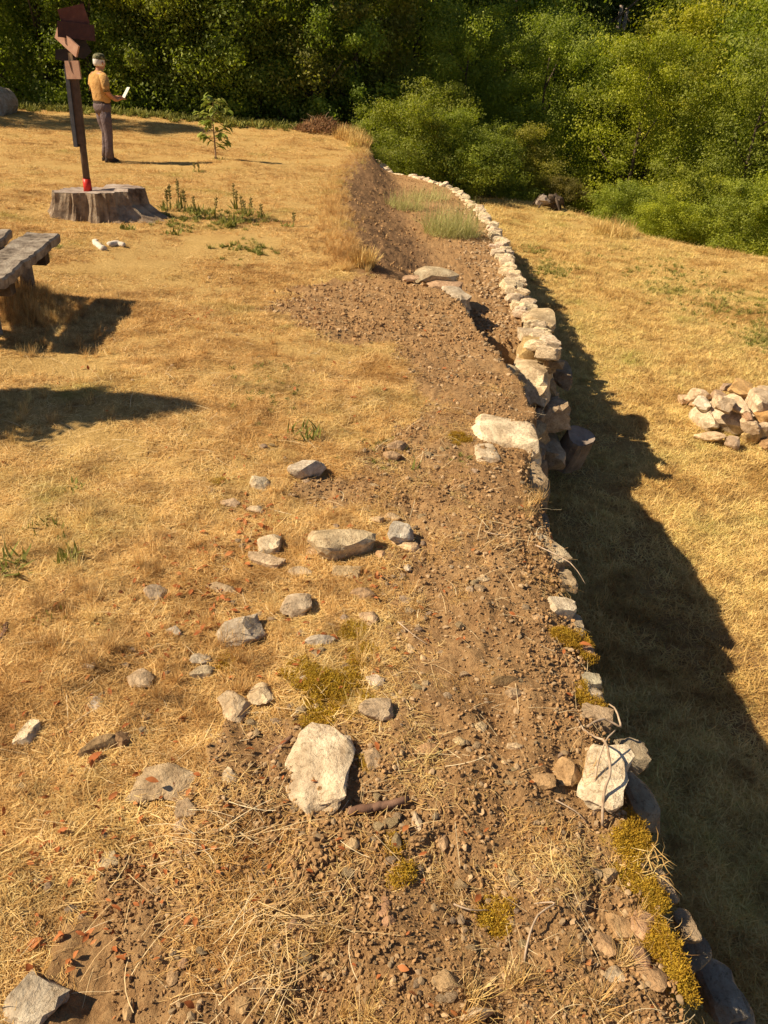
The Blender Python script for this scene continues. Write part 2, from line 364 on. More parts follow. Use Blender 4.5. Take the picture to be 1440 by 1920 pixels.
def rock(name, px, py, w, h, zf=.5, rz=0, col=(.62, .57, .50), label=None, cat='stone', group=None, sub=2, seed=None, sink=.3, blocky=0, planes=9, tilt=(0, 0), hf=None, smooth=False, parent=None, rough=.07, zabs=None):
    p = onplane(np.array(float(px)), np.array(float(py)), zabs) if zabs is not None else hit(np.array(float(px)), np.array(float(py)), hf)
    d = depth(p); W = w*d/FPX; dep = math.atan2(CAM_H-p[2], math.hypot(p[0], p[1]))
    Ht = W*zf; Ln = max((h*d/FPX-Ht*.6*math.cos(dep))/math.sin(dep), .35*W)
    Ln = min(Ln, 2.2*W)
    seed = seed if seed is not None else int(px*7+py*13)
    me = rock_mesh(seed, (W*1.04, Ln*1.04, Ht*1.1), sub, planes, blocky, rough, smooth, hollow=(sub == 4 and label and 'hollow' in label))
    STONES.append((float(p[0]), float(p[1]), (W+Ln)*.25))
    o = link(name, me, M_STONE, parent)
    o.location = (p[0], p[1], p[2]+Ht*(.5-sink)); o.rotation_euler = (R(tilt[0]), R(tilt[1]), R(rz)); o.color = (*col, 1)
    if label: tag(o, label, cat, group)
    return o

PROTO = {}
def protos(name, meshes, mat):
    c = bpy.data.collections.new(name)
    for i, me in enumerate(meshes):
        if not me.materials: me.materials.append(mat)
        c.objects.link(bpy.data.objects.new('%s_%02d' % (name, i), me))
    PROTO[name] = (c, len(meshes)); return c
def scatter(name, proto, P, rot, sc, label, cat):
    c, nv = PROTO[proto]
    me = bpy.data.meshes.new(name); me.vertices.add(len(P)); me.vertices.foreach_set('co', np.asarray(P, float).ravel())
    a = me.attributes.new('rot', 'FLOAT_VECTOR', 'POINT'); a.data.foreach_set('vector', np.asarray(rot, np.float32).ravel())
    sc = np.asarray(sc, np.float32); sc = np.repeat(sc[:, None], 3, 1) if sc.ndim == 1 else sc
    a = me.attributes.new('scl', 'FLOAT_VECTOR', 'POINT'); a.data.foreach_set('vector', sc.ravel())
    a = me.attributes.new('pick', 'INT', 'POINT'); a.data.foreach_set('value', rng.integers(0, nv, len(P)).astype(np.int32))
    o = link(name, me)
    g = bpy.data.node_groups.new(name+'_nodes', 'GeometryNodeTree')
    g.interface.new_socket('Geometry', in_out='INPUT', socket_type='NodeSocketGeometry'); g.interface.new_socket('Geometry', in_out='OUTPUT', socket_type='NodeSocketGeometry')
    gi = g.nodes.new('NodeGroupInput'); go = g.nodes.new('NodeGroupOutput')
    ip = g.nodes.new('GeometryNodeInstanceOnPoints'); ci = g.nodes.new('GeometryNodeCollectionInfo')
    ci.inputs['Collection'].default_value = c; ci.inputs['Separate Children'].default_value = True; ci.inputs['Reset Children'].default_value = True
    def na(nm, ty):
        n = g.nodes.new('GeometryNodeInputNamedAttribute'); n.data_type = ty; n.inputs['Name'].default_value = nm
        return [q for q in n.outputs if q.enabled and q.name == 'Attribute'][0]
    g.links.new(gi.outputs[0], ip.inputs['Points']); g.links.new(ci.outputs[0], ip.inputs['Instance']); ip.inputs['Pick Instance'].default_value = True
    g.links.new(na('pick', 'INT'), ip.inputs['Instance Index'])
    er = g.nodes.new('FunctionNodeEulerToRotation'); g.links.new(na('rot', 'FLOAT_VECTOR'), er.inputs[0]); g.links.new(er.outputs[0], ip.inputs['Rotation'])
    g.links.new(na('scl', 'FLOAT_VECTOR'), ip.inputs['Scale']); g.links.new(ip.outputs[0], go.inputs[0])
    md = o.modifiers.new('scatter', 'NODES'); md.node_group = g
    tag(o, label, cat, kind='stuff'); return o

def blades(seed, n, rad, L, wd, lie=(0, .5), curl=.6, segs=3, taper=True, rise=0.0, name='blade'):
    r = np.random.default_rng(seed)
    a = r.uniform(0, 2*PI, n); q = rad*np.sqrt(r.uniform(0, 1, n)); base = np.stack([q*np.cos(a), q*np.sin(a), r.uniform(-.004, .006, n)], 1)
    az = r.uniform(0, 2*PI, n); el = r.uniform(lie[0], lie[1], n); ln = r.uniform(L[0], L[1], n); w_ = r.uniform(wd[0], wd[1], n)
    cz = r.normal(0, curl, n); ce = r.normal(-.25 if not rise else 0, curl*.5, n)
    V = []; pos = base.copy()
    for s in range(segs+1):
        side = np.stack([-np.sin(az), np.cos(az), r.uniform(-.3, .3, n)], 1)
        k = (1-.85*(s/segs)**2) if taper else 1.0
        V.append(pos-side*(w_*k/2)[:, None]); V.append(pos+side*(w_*k/2)[:, None])
        dr = np.stack([np.cos(az)*np.cos(el), np.sin(az)*np.cos(el), np.sin(el)], 1)
        pos = pos+dr*(ln/segs)[:, None]; az = az+cz/segs*2; el = np.clip(el+ce/segs*2, -.5, 1.5)
    V = np.stack(V, 1)                                   # n, 2(segs+1), 3
    V[:, :, 2] = np.maximum(V[:, :, 2], -.004)
    m = 2*(segs+1); F = []
    for s in range(segs): F.append(np.stack([np.arange(n)*m+2*s+j for j in (0, 1, 3, 2)], 1))
    F = np.concatenate(F); me = mesh_np(name, V.reshape(-1, 3), F)
    fattr(me, 'v', np.repeat(r.uniform(0, 1, n), m)); return me
protos('thatch', [blades(100+i, 64, .08, (.025, .085), (.0012, .0028), (0, .16), .8) for i in range(6)], M_STRAW)
protos('turf', [blades(120+i, 56, .11, (.03, .08), (.003, .006), (0, .30), .7) for i in range(5)], M_STRAW)
protos('tuft', [blades(140+i, 46, .022, (.06, .15), (.0012, .0026), (.6, 1.4), .5, rise=1) for i in range(4)], M_STRAW)
protos('meadow_clump', [blades(160+i, 60, .15, (.05, .13), (.004, .009), (.05, .75), .7) for i in range(5)], M_PALESTRAW)
protos('stalk', [blades(180+i, 1, .0, (.08, .20), (.0012, .0024), (0, .2), .22, segs=5, taper=False) for i in range(8)], M_STEM)
protos('moss_tuft', [blades(200+i, 60, .014, (.003, .006), (.0012, .0026), (.2, 1.4), .4, segs=1, rise=1) for i in range(4)], M_MOSS)
protos('green_clump', [blades(220+i, 26, .03, (.03, .08), (.006, .013), (.2, 1.2), .5) for i in range(4)], M_GREEN)
protos('clod_stone', [rock_mesh(300+i, (1, .8, .55), 1, 4, 0, .35) for i in range(8)], M_CLOD)
protos('pebble_stone', [rock_mesh(330+i, (1, .75, .55), 2 if i < 3 else 1, 8, 0, .05) for i in range(8)], M_PEB)
def leaf_mesh(seed, L=1.0, W=.5):
    r = random.Random(seed); V = []; F = []
    n = 5
    for i in range(n+1):
        t = i/n; w = W*math.sin(PI*min(t*.93+.05, 1))*.5; z = .09*math.sin(t*3+r.uniform(-.4, .4))*L; c = r.uniform(.1, .5)*w
        V += [((t-.5)*L, -w, z+c+r.uniform(0, .03)*L), ((t-.5)*L, r.uniform(-.03, .03)*L, z), ((t-.5)*L, w, z+c+r.uniform(0, .03)*L)]
    for i in range(n):
        k = i*3; F += [(k, k+1, k+4, k+3), (k+1, k+2, k+5, k+4)]
    me = mesh_np('leaf', V, F, True); fattr(me, 'v', np.full(len(V), r.random())); return me
protos('dead_leaf', [leaf_mesh(400+i, 1, random.uniform(.3, .7)) for i in range(6)], M_RED)

# ------------------------------------------------------------ the ground
def grid_mesh(name, X, Y, Z, attrs):
    ny, nx = X.shape; V = np.stack([X, Y, Z], -1).reshape(-1, 3)
    i = np.arange(ny*nx).reshape(ny, nx)
    F = np.stack([i[:-1, :-1], i[:-1, 1:], i[1:, 1:], i[1:, :-1]], -1).reshape(-1, 4)
    me = mesh_np(name, V, F, True)
    for k, a in attrs.items(): fattr(me, k, a.ravel())
    return me
ys = [-3.0]
while ys[-1] < 26.5:
    y_ = ys[-1]; ys.append(y_+(.25 if y_ < -.2 else .03 if y_ < .5 else max(.010, .0075*y_)))
ys = np.array(ys)
us = [0.0]
while us[-1] < 17: us.append(us[-1]+max(.009, .009+.013*(us[-1]-1.2) if us[-1] > 1.2 else .009))
us = np.array(us)
EDGE = .07                                              # the earth stops this far behind the outer face of the stones
def edge_x(y): return xe(y)-EDGE+.045*(np.asarray(y) < 3.9)-np.where(y > 5.8, .10, 0)+.035*fbm(y, y*0, .22, 3, 91)
Yg, Ug = np.meshgrid(ys, us, indexing='ij')
Xg = edge_x(Yg)-Ug
Zg = upper_h(Xg, Yg)
Zg -= .035*np.exp(-(Ug/.03)**2)*(Yg < 5)
xt = np.interp(Yg, XT_Y, XT_X); xb = np.interp(Yg, XT_Y, XB_X)
bankm = np.clip(sst(-.15, .1, (Xg-xt))*(1-sst(.75, 1.15, (Xg-xt)/np.maximum(xb-xt, .05))), 0, 1)*sst(7.5, 8.3, Yg)
bankm = np.clip(bankm+.4*bankm*fbm(Xg, Yg, .4, 3, 95), 0, 1)
soilg = np.maximum(soil_mask(Xg, Yg), sst(0, .1, Xg-xt)*(Yg > 4)); mossg = moss_mask(Xg, Yg)
# skirt down behind the wall stones
sk = [(-.02, -.25), (-.03, -.8), (-.03, -1.9)]
ex = edge_x(ys)
Xs = np.stack([ex+a for a, b in sk[::-1]], 1); Zs = np.stack([Zg[:, 0]+b if b > -1.5 else np.full(len(ys), -1.9) for a, b in sk[::-1]], 1)
Ys = np.repeat(ys[:, None], 3, 1)
X_, Y_, Z_ = np.hstack([Xs, Xg]), np.hstack([Ys, Yg]), np.hstack([Zs, Zg])
pad = lambda a, v: np.hstack([np.full((len(ys), 3), v), a])
# back edge falls away behind the crest
Z_ = Z_-np.clip(Y_-24.3, 0, 10)*.8
me = grid_mesh('ground', X_, Y_, Z_, dict(soil=pad(soilg, 1.), bank=pad(bankm, 0.), moss=pad(mossg, 0.)))
tag(link('ground', me, M_GROUND), kind='structure')

ym = np.concatenate([np.arange(-4, 1, .25), np.arange(1, 24, .09), np.arange(24, 34, .5)])
um = np.concatenate([np.arange(0, 8, .07), np.arange(8, 30, .4)])
Ym, Um = np.meshgrid(ym, um, indexing='ij'); Xm = xe(Ym)-.35+Um
Zm = lower_h(Xm, Ym)
bare = np.clip(sst(.1, .5, fbm(Xm, Ym, 1.0, 4, 97)+.25-.35*np.abs(Xm-2.2))+.0, 0, 1)*sst(10, 6, Ym)
tag(link('meadow', grid_mesh('meadow', Xm, Ym, Zm, dict(bare=bare*.8)), M_MEADOW), kind='structure')
xh = np.concatenate([np.arange(-160, -30, 6), np.arange(-30, 34, 1.5), np.arange(34, 170, 6)]); yh = np.concatenate([np.arange(-40, 14, 3), np.arange(14, 90, 1.5), np.arange(90, 260, 6)])
Yh, Xh = np.meshgrid(yh, xh, indexing='ij'); Zh = lower_h(Xh, Yh)-.16-.4*((Yh < 27) & (Xh > xe(Yh)-2) & (Yh < yb(Xh)+2))
Zh = np.where((Yh < 25) & (Xh < xe(np.minimum(Yh, 30))-1), np.minimum(Zh, -.75)-.0, Zh)
tag(link('hillside', grid_mesh('hillside', Xh, Yh, Zh, {}), M_HILL), kind='structure')

# ------------------------------------------------------------ walls
def wall_stones(parent, y0, y1, ztop, zbot, course, ln, out, seed, tone, thick=.30, jit=.03, sub=1, top_sub=2, top_col=None):
    r = random.Random(seed); variants = [rock_mesh(seed*31+k, (1, 1, 1), sub, 7, 1, .05, name='stone') for k in range(10)]
    tops = [rock_mesh(seed*37+k, (1, 1, 1), top_sub, 8, 1, .13, name='stone') for k in range(14)]
    for m_ in variants+tops: m_.materials.append(M_STONE)
    row = 0; n = 0
    z = None
    k = 0
    while True:
        yy = y0+r.uniform(-.2, 0); any_ = False
        while yy < y1:
            L = r.uniform(*ln); yc = yy+L/2; zt = ztop(yc)
            hh = course*(1+.12*math.sin(k*2.1+1)); zc = zt-hh*(k+.5)+r.uniform(-.01, .01)
            if zc > zbot(yc)-hh*.3:
                any_ = True; x0 = float(xe(yc)); x1 = float(xe(yc+.3)); ang = math.atan2(x1-x0, .3)
                batter = out*(zt-zc)
                me = r.choice(tops if k == 0 else variants)
                T = thick*(r.uniform(.75, 1.15) if k == 0 else .9)
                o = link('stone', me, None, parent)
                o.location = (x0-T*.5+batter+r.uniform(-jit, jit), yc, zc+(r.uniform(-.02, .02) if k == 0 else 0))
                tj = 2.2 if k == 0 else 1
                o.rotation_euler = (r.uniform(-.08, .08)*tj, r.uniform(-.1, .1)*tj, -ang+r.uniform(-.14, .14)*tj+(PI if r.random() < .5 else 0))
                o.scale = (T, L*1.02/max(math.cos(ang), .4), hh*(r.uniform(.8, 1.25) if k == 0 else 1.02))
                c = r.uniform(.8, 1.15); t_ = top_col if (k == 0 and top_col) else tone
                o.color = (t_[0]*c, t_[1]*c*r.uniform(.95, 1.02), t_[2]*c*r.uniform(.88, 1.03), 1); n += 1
            yy += L
        k += 1
        if not any_ or k > 12: break
    return n
near_wall = empty('stone_wall', (.76, 1.0, -1.5))
tag(near_wall, 'long near retaining wall with yellow moss along its edge above the shaded meadow', 'wall')
near_wall.location = (0, 0, 0)
wall_stones(near_wall, 4.05, 6.6, lambda y: -.78, lambda y: -1.5, .20, (.25, .42), .05, 19, (.46, .41, .35))
wall_stones(near_wall, -1.5, 4.05, lambda y: -.11+.03*math.sin(y*9), lambda y: -1.6, .19, (.22, .42), .10, 11, (.42, .38, .33))
far_wall = empty('low_stone_wall', (0, 0, 0))
tag(far_wall, 'low curving dry wall of bleached white stones along the outer edge of the earth terrace', 'wall')
def fz(y): return float(np.interp(y, [5.7, 6.5, 7.7, 9, 10.9, 13.6, 18, 20, 22], [-.30, -.27, -.34, -.38, -.42, -.45, -.48, -.48, -.42]))
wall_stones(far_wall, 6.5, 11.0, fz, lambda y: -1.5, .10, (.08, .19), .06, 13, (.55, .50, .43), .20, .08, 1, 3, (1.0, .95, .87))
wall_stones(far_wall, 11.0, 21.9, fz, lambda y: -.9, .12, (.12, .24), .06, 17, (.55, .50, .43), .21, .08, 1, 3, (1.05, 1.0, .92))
# the wall where it turns: extra stones running across the view at its far end
LST, LGR, LDK, LBR, LYL, LPK = (.78, .73, .66), (.56, .53, .49), (.36, .32, .28), (.52, .38, .25), (.66, .54, .32), (.66, .50, .40)
def part_stone(par, px, py, w, h, z, zf=.5, rz=0, col=LST, sub=3, blocky=1, tilt=(0, 0), sink=.5, seed=None, rough=.08):
    return rock('stone', px, py, w, h, zf, rz, col, None, None, None, sub, seed, sink, blocky, 8, tilt, None, False, par, rough, z)
# big blocks where the near wall is broken down
for a in [(944,834,140,104,-.12,.6,-8,(1.05,1.0,.90)), (985,895,70,90,-.16,.8,10,(.60,.52,.42)), (935,765,60,40,-.06,.4,25,LBR), (910,850,50,36,-.03,.3,5,LST),
          (985,962,42,90,-.22,.9,5,(.46,.42,.36)), (1012,985,34,80,-.35,.9,0,(.40,.36,.32)), (1025,1035,50,60,-.07,.5,30,(.62,.58,.50)), (1005,1015,30,26,-.05,.6,0,LGR),
          (1050,1145,62,44,-.05,.6,15,(.90,.88,.84)), (1078,1178,40,50,-.10,.8,5,LGR), (1108,1275,40,30,-.04,.5,10,(.66,.68,.62)), (1108,1300,44,24,-.06,.4,0,LGR), (1095,1225,40,36,-.07,.5,20,LPK),
          (1118,1345,60,46,-.05,.6,-10,(.56,.48,.40)), (1060,1090,34,40,-.09,.6,10,(.5,.44,.36)),
          (1195,1500,56,130,-.16,.9,8,(.44,.42,.38)), (1180,1420,60,60,-.14,.8,0,(.44,.42,.38)), (1345,1860,70,110,-.34,.8,10,(.42,.43,.45)), (1300,1790,56,70,-.22,.8,15,(.40,.38,.35)), (1375,1900,60,80,-.55,.8,0,(.42,.40,.38)),
          (1243,1665,40,70,-.14,.8,12,(.44,.38,.32)), (1285,1740,34,60,-.14,.8,12,(.44,.38,.32))]:
    px, py, w_, h_, z_, zf, rz, c = a
    part_stone(near_wall, px, py, w_, h_, z_, zf, rz, c)
for a in [(1000,705,78,95,-.60,.75,-12,(.74,.68,.58)), (1020,770,72,70,-.86,.75,15,(.56,.50,.44)), (1022,838,58,80,-1.12,.9,5,(.50,.45,.40)), 
          (1005,655,74,44,-.42,.6,10,LYL), (1028,668,26,40,-.42,.8,0,LGR), (998,630,54,22,-.36,.4,5,LST), (1015,600,56,40,-.37,.5,-12,(.72,.64,.50)), (1050,700,40,80,-1.0,.8,0,LDK)]:
    px, py, w_, h_, z_, zf, rz, c = a
    part_stone(near_wall, px, py, w_, h_, z_, zf, rz, c)
step = empty('stone_step', (0, 0, 0)); tag(step, 'rough step of flat grey stones holding back the reddish earth patch', 'stone step')
for a in [(815,517,84,34,-.13,.35,6,(.66,.62,.52)), (833,540,60,28,-.20,.4,-15,LPK), (852,562,44,60,-.22,.8,20,(.62,.60,.58)), (832,582,70,34,-.22,.35,-6,(.70,.60,.50)), (868,590,24,60,-.30,.9,0,LGR),
          (876,618,34,26,-.28,.6,0,LPK), (845,612,40,20,-.18,.4,10,LBR), (915,680,66,36,-.13,.4,-25,(.70,.60,.46)), (945,700,44,36,-.17,.5,-35,(.70,.60,.46)), (955,728,50,30,-.17,.45,0,(.56,.44,.34)),
          (930,715,30,20,-.1,.4,0,LBR), (962,750,58,34,-.18,.5,10,(.66,.56,.50)), (915,748,50,26,-.05,.4,20,LPK), (895,720,30,20,-.03,.4,0,LBR), (770,522,30,12,-.1,.3,0,LPK)]:
    px, py, w_, h_, z_, zf, rz, c = a
    part_stone(step, px, py, w_, h_, z_, zf, rz, c, 2)

# ------------------------------------------------------------ single stones lying about (px centre, size in the picture)
ST = [
 # big foreground
 (602,1450,134,176,.42,14,(.84,.79,.72),'largest pale stone, half sunk in bare earth with a dirt-filled hollow in its middle',4,0),
 (70,1888,100,104,.55,-20,(.62,.61,.60),'big grey angular stone standing in dry grass at the near corner of the lawn',3,1),
 (640,1035,125,70,.45,10,(.72,.66,.54),'broad domed lichen-spotted stone just beyond the small upright white stone pair',3,0),
 (452,1192,90,62,.5,28,(.66,.64,.63),'blue-grey sloping stone with dry grass growing over its lower edge',3,0),
 (302,1475,135,90,.22,38,(.58,.50,.40),'flat long brown-grey slab lying in straw with a small orange leaf on it',3,0),
 (1132,1465,84,135,.55,-20,(.96,.93,.87),'white split block at the wall edge gripped by dry roots',3,1),
 (442,1328,56,66,.5,30,(.74,.66,.56),'left one of two pale stones leaning together at the tip of the bare earth',3,0),
 (490,1308,52,50,.5,20,(.80,.72,.60),'right one of two pale stones leaning together at the tip of the bare earth',3,0),
 (752,1012,48,56,.8,-10,(.74,.76,.80),'small white upright stone with a flat pebble leaning on it',3,0),
 (762,1026,60,24,.25,-20,(.80,.66,.52),'flat tan sliver leaning on the small white upright stone',2,0),
 (506,1026,48,42,.5,10,(.78,.74,.66),'pale square stone above the flat brick-like slab in dry grass',2,1),
 (498,1058,74,28,.3,-15,(.76,.66,.56),'flat brick-like pale slab under the square stone',2,1),
 (556,1142,66,52,.5,25,(.66,.60,.54),'grey-brown stone with a bright chipped ridge between moss and leaf litter',3,0),
 (575,888,74,46,.5,15,(.74,.74,.76),'whitish lumpy stone at the far edge of the near scatter, grass in front of it',2,0),
 (490,914,38,34,.7,45,(.84,.82,.76),'small white wedge-shaped stone pointing up in the pale grass',2,0),
 (480,960,44,20,.4,0,(.78,.70,.60),'small flat pale stone between the wedge-shaped stone and the red leaves',2,0),
 (432,946,36,20,.4,0,(.74,.62,.52),'small pinkish stone left of the flat pale stone under the wedge',2,0),
 (292,1118,42,46,.6,20,(.58,.52,.48),'lone grey pointed stone in open dry lawn with dead leaf tips round it',2,0),
 (264,1278,50,46,.6,0,(.60,.52,.44),'round brownish stone lying alone in tall straw',2,0),
 (324,1189,40,22,.5,-10,(.66,.66,.68),'little grey stone beside the orange dead leaf heap',2,0),
 (160,1253,38,18,.4,0,(.72,.68,.64),'small flat light stone in lawn well left of the round brownish stone',2,0),
 (378,1240,42,32,.5,0,(.62,.62,.62),'upper of two dull stones half hidden in grass below the blue-grey sloping stone',2,0),
 (380,1264,44,28,.4,0,(.60,.56,.48),'lower of two dull stones half hidden in grass below the blue-grey sloping stone',2,0),
 (176,1322,30,40,.4,30,(.72,.70,.72),'narrow pale lilac stone in matted straw above the white wedge of rock',2,0),
 (54,1380,34,50,.7,-10,(.88,.84,.76),'white upright chunk with a shaded right side alone at the lawn side',2,1),
 (232,1388,34,42,.7,0,(.34,.24,.16),'dark brown rounded lump at the head of the mossy half-buried log stone',2,0),
 (195,1402,90,36,.35,35,(.46,.36,.24),'brown long stone with moss leading up to the dark rounded lump',2,0),
 (272,1343,24,20,.5,0,(.58,.48,.36),'tiny brown stone in straw under the round brownish stone',1,0),
 (348,1522,40,42,.6,20,(.50,.42,.34),'brown cube-like stone casting a black shadow below the flat slab',2,1),
 (340,1550,34,26,.6,-10,(.74,.64,.56),'pale small stone touching the cube-like brown one',2,0),
 (430,1462,36,38,.6,0,(.70,.64,.56),'round pale cobble left of the largest stone',2,0),
 (445,1430,20,24,.6,0,(.50,.40,.30),'small brown knob just above the round pale cobble',1,0),
 (65,1655,38,20,.4,10,(.78,.76,.74),'small white flake among orange leaves',1,0),
 (205,1615,44,36,.3,-20,(.68,.62,.50),'pale crumbly flat stone at the rim of the dark soil',2,0),
 (155,1722,28,24,.5,0,(.42,.36,.32),'dark small stone in the dark soil left of the brown fragments',1,0),
 (118,1765,26,34,.5,0,(.30,.29,.26),'nearly black small stone in leaf litter',1,0),
 (345,1808,20,20,.7,0,(.58,.42,.32),'little round pinkish pebble on dark soil',2,0),
 (324,1832,22,34,.5,0,(.60,.46,.32),'upright tan pebble beside the round pinkish pebble',2,0),
 (455,1888,36,38,.6,0,(.58,.44,.28),'tan cobble close to the near straw bundle',2,0),
 (240,1895,20,34,.5,0,(.62,.48,.32),'slim tan stone deep in the dark soil near the grey angular one',1,0),
 (706,1340,62,54,.6,30,(.62,.55,.48),'grey stone with a black gap beneath, up and right of the largest stone',3,0),
 (702,1428,40,56,.6,10,(.60,.50,.40),'brown stone in a dark hole to the right of the largest stone',2,0),
 (600,1206,58,26,.4,20,(.74,.74,.76),'small lilac-white stone above the biggest yellow moss cushion',2,0),
 (702,1282,38,26,.5,-20,(.74,.70,.70),'pale blue-grey cobble right of the moss cushion',2,0),
 (680,1118,46,26,.5,10,(.60,.46,.34),'brown angular stone below the domed stone',2,0),
 (648,1080,60,32,.35,-5,(.68,.58,.42),'tan flat rectangular stone tucked under the domed stone',2,1),
 (562,1076,44,24,.4,15,(.74,.66,.56),'small pale slab left of the domed stone',2,0),
 (585,1035,26,36,.5,0,(.64,.52,.40),'small stone touching the left side of the domed stone',2,0),
 (418,1110,72,22,.3,-14,(.62,.54,.44),'long thin grey stone among dry orange leaves',2,0),
 (712,1042,28,22,.5,0,(.66,.48,.34),'small tan cobble between the domed stone and the white upright one',2,0),
 (704,978,30,18,.5,0,(.70,.58,.44),'left of two tan cobbles above the white upright stone',2,0),
 (734,974,32,18,.5,10,(.72,.60,.46),'right of two tan cobbles above the white upright stone',2,0),
 (764,1066,14,18,.7,0,(.76,.74,.74),'tiny white pebble under the white upright stone',1,0),
 (770,1220,20,24,.5,20,(.80,.68,.52),'small cream pebble alone on the bare earth right of the moss',2,0),
 (690,1160,36,30,.5,0,(.64,.52,.42),'dusty tan cobble above the mossy hollow',2,0),
 (901,1366,28,22,.5,30,(.88,.78,.60),'smooth cream pebble, upper of two on the open gravel',2,0),
 (862,1391,28,18,.4,0,(.82,.72,.52),'smooth cream pebble, lower of two on the open gravel',2,0),
 (797,1410,46,26,.4,15,(.66,.46,.30),'flat orange-brown stone on the open gravel right of the largest stone',2,0),
 (944,1280,52,26,.5,8,(.36,.28,.18),'dark olive overhanging stone with a shaded hollow under it',2,0),
 (962,1305,34,24,.6,0,(.60,.50,.40),'brown stone beside the pale root knot',2,0),
 (1062,1452,52,54,.6,30,(.60,.44,.28),'tall tan rock of the pair left of the white split block',3,0),
 (1015,1468,52,36,.5,-20,(.58,.43,.28),'low tan rock of the pair left of the white split block',2,0),
 (1095,1458,28,40,.7,0,(.72,.54,.30),'yellowish wedge jammed between the tan pair and the white block',2,0),
 (965,1402,30,16,.5,0,(.76,.66,.54),'tiny bright shard with a dark shadow on the gravel',1,0),
 (1140,1645,34,30,.6,0,(.60,.50,.36),'pale triangular stone left of the yellow moss strip',2,0),
 (1078,1690,36,40,.4,40,(.46,.36,.26),'leaning brown slate with a black shadow',2,0),
 (1160,1740,42,46,.5,10,(.62,.46,.30),'square tan stone, left of the two near the moss strip',2,1),
 (1200,1738,46,56,.5,-25,(.64,.46,.34),'oblong pinkish stone, right of the two near the moss strip',2,0),
 (1135,1775,50,42,.4,-30,(.56,.42,.30),'brown oblong stone below the square tan one',2,0),
 (1203,1800,34,44,.6,0,(.40,.28,.22),'dark reddish stone in the gap under the pinkish one',2,0),
 (1220,1835,60,60,.4,20,(.54,.40,.28),'brown stone right by the mossy brink near the red leaf',2,0),
 (835,1845,66,46,.5,0,(.58,.46,.32),'wide tan stone at the near end of the gravel',3,0),
 (890,1905,70,34,.6,20,(.80,.72,.62),'white-topped stone cut by the near edge of the view',3,0),
 (1020,1893,24,24,.7,0,(.64,.56,.44),'small round grey pebble, near end of gravel, paired with a white one',2,0),
 (985,1895,32,24,.6,20,(.68,.58,.44),'small whitish pebble, near end of gravel, paired with a grey one',2,0),
 (1150,1828,50,36,.4,0,(.74,.68,.60),'pale gritty stone under the brown oblong one',2,0),
 (555,1740,44,36,.6,0,(.44,.32,.26),'dull brown wedge in the thick straw',2,0),
 (715,1712,62,70,.4,-15,(.52,.35,.26),'large reddish-brown stone in the middle of the straw and soil',3,0),
 (660,1585,28,28,.6,30,(.68,.56,.40),'small tan stone with a shadow below the brown stick',2,0),
 (780,1540,20,36,.4,20,(.76,.70,.64),'thin white shard right of the brown stick',1,0),
 (830,1580,20,34,.4,0,(.62,.48,.36),'upright dull pebble on gravel beyond the straw',1,0),
 (570,1275,20,16,.6,0,(.76,.72,.68),'tiny pale stone in moss right of the leaning pair',1,0),
 (590,1325,18,14,.6,0,(.84,.76,.64),'tiny cream pebble at the foot of the moss cushion',1,0),
 (745,840,40,20,.5,0,(.58,.46,.36),'brown stone in rubble where grass thins out',2,0),
 (735,858,34,18,.5,0,(.64,.50,.38),'pinkish brown stone just below the brown one where grass thins out',2,0),
 (905,1090,26,16,.5,0,(.68,.60,.48),'small light stone near the wall brink beneath the straw sweep',1,0),
 (985,1080,22,16,.5,0,(.60,.48,.36),'small brown stone at the brink beneath the straw sweep',1,0),
 (1008,1160,22,18,.5,0,(.64,.52,.40),'small dun stone left of the white edge stone',1,0),
 (878,1500,20,18,.6,0,(.66,.60,.54),'small pale grit stone in the open gravel',1,0),
 (1050,1590,20,16,.6,0,(.72,.66,.58),'small pale grit stone left of the upper moss strip',1,0),
]
for px, py, w_, h_, zf, rz, c, lab, sub, blk in ST:
    o = rock('stone', px, py, w_, h_, zf, rz, c, lab, 'stone', 'loose stones on the near ground', sub+(1 if sub < 3 and w_ > 30 else 0), None, .29 if sub < 4 else .48, blk, 10, rough=.15 if sub >= 3 else .09)
    if sub >= 4: o['category'] = 'boulder'

# small half-buried stones of the same scatter: too alike to tell apart
_sr = random.Random(21); _sm = [rock_mesh(700+k, (1, .78, .6), 2, 8, 0, .12) for k in range(10)]
for m_ in _sm: m_.materials.append(M_STONE)
_n = 0
while _n < 230:
    zone = _sr.random()
    px, py = (_sr.gauss(600, 170), _sr.gauss(1060, 170)) if zone < .42 else (_sr.uniform(620, 1160), _sr.uniform(880, 1880)) if zone < .85 else (_sr.uniform(20, 600), _sr.uniform(1200, 1850))
    if not (10 < px < 1330 and 830 < py < 1905): continue
    p = hit(np.array(px), np.array(py))
    if p[0] > float(edge_x(p[1]))-.03: continue
    s_ = _sr.uniform(.014, .038)*(1+.12*float(p[1]))*(1.25 if _sr.random() < .12 else 1)
    o = link('small_stone', _sr.choice(_sm)); o.location = (float(p[0]), float(p[1]), float(p[2])+s_*.10); o.rotation_euler = (_sr.uniform(-.3, .3), _sr.uniform(-.3, .3), _sr.uniform(0, 6.28)); o.scale = (s_, s_*_sr.uniform(.7, 1.1), s_*_sr.uniform(.8, 1.1))
    k = _sr.uniform(.62, 1.05); o.color = (.80*k, .70*k*_sr.uniform(.95, 1.03), .56*k*_sr.uniform(.85, 1.15), 1)
    tag(o, 'small half-buried stone among the pale stones and bare soil of the foreground', 'stone', 'small stones scattered over the foreground'); STONES.append((float(p[0]), float(p[1]), s_*.4)); _n += 1

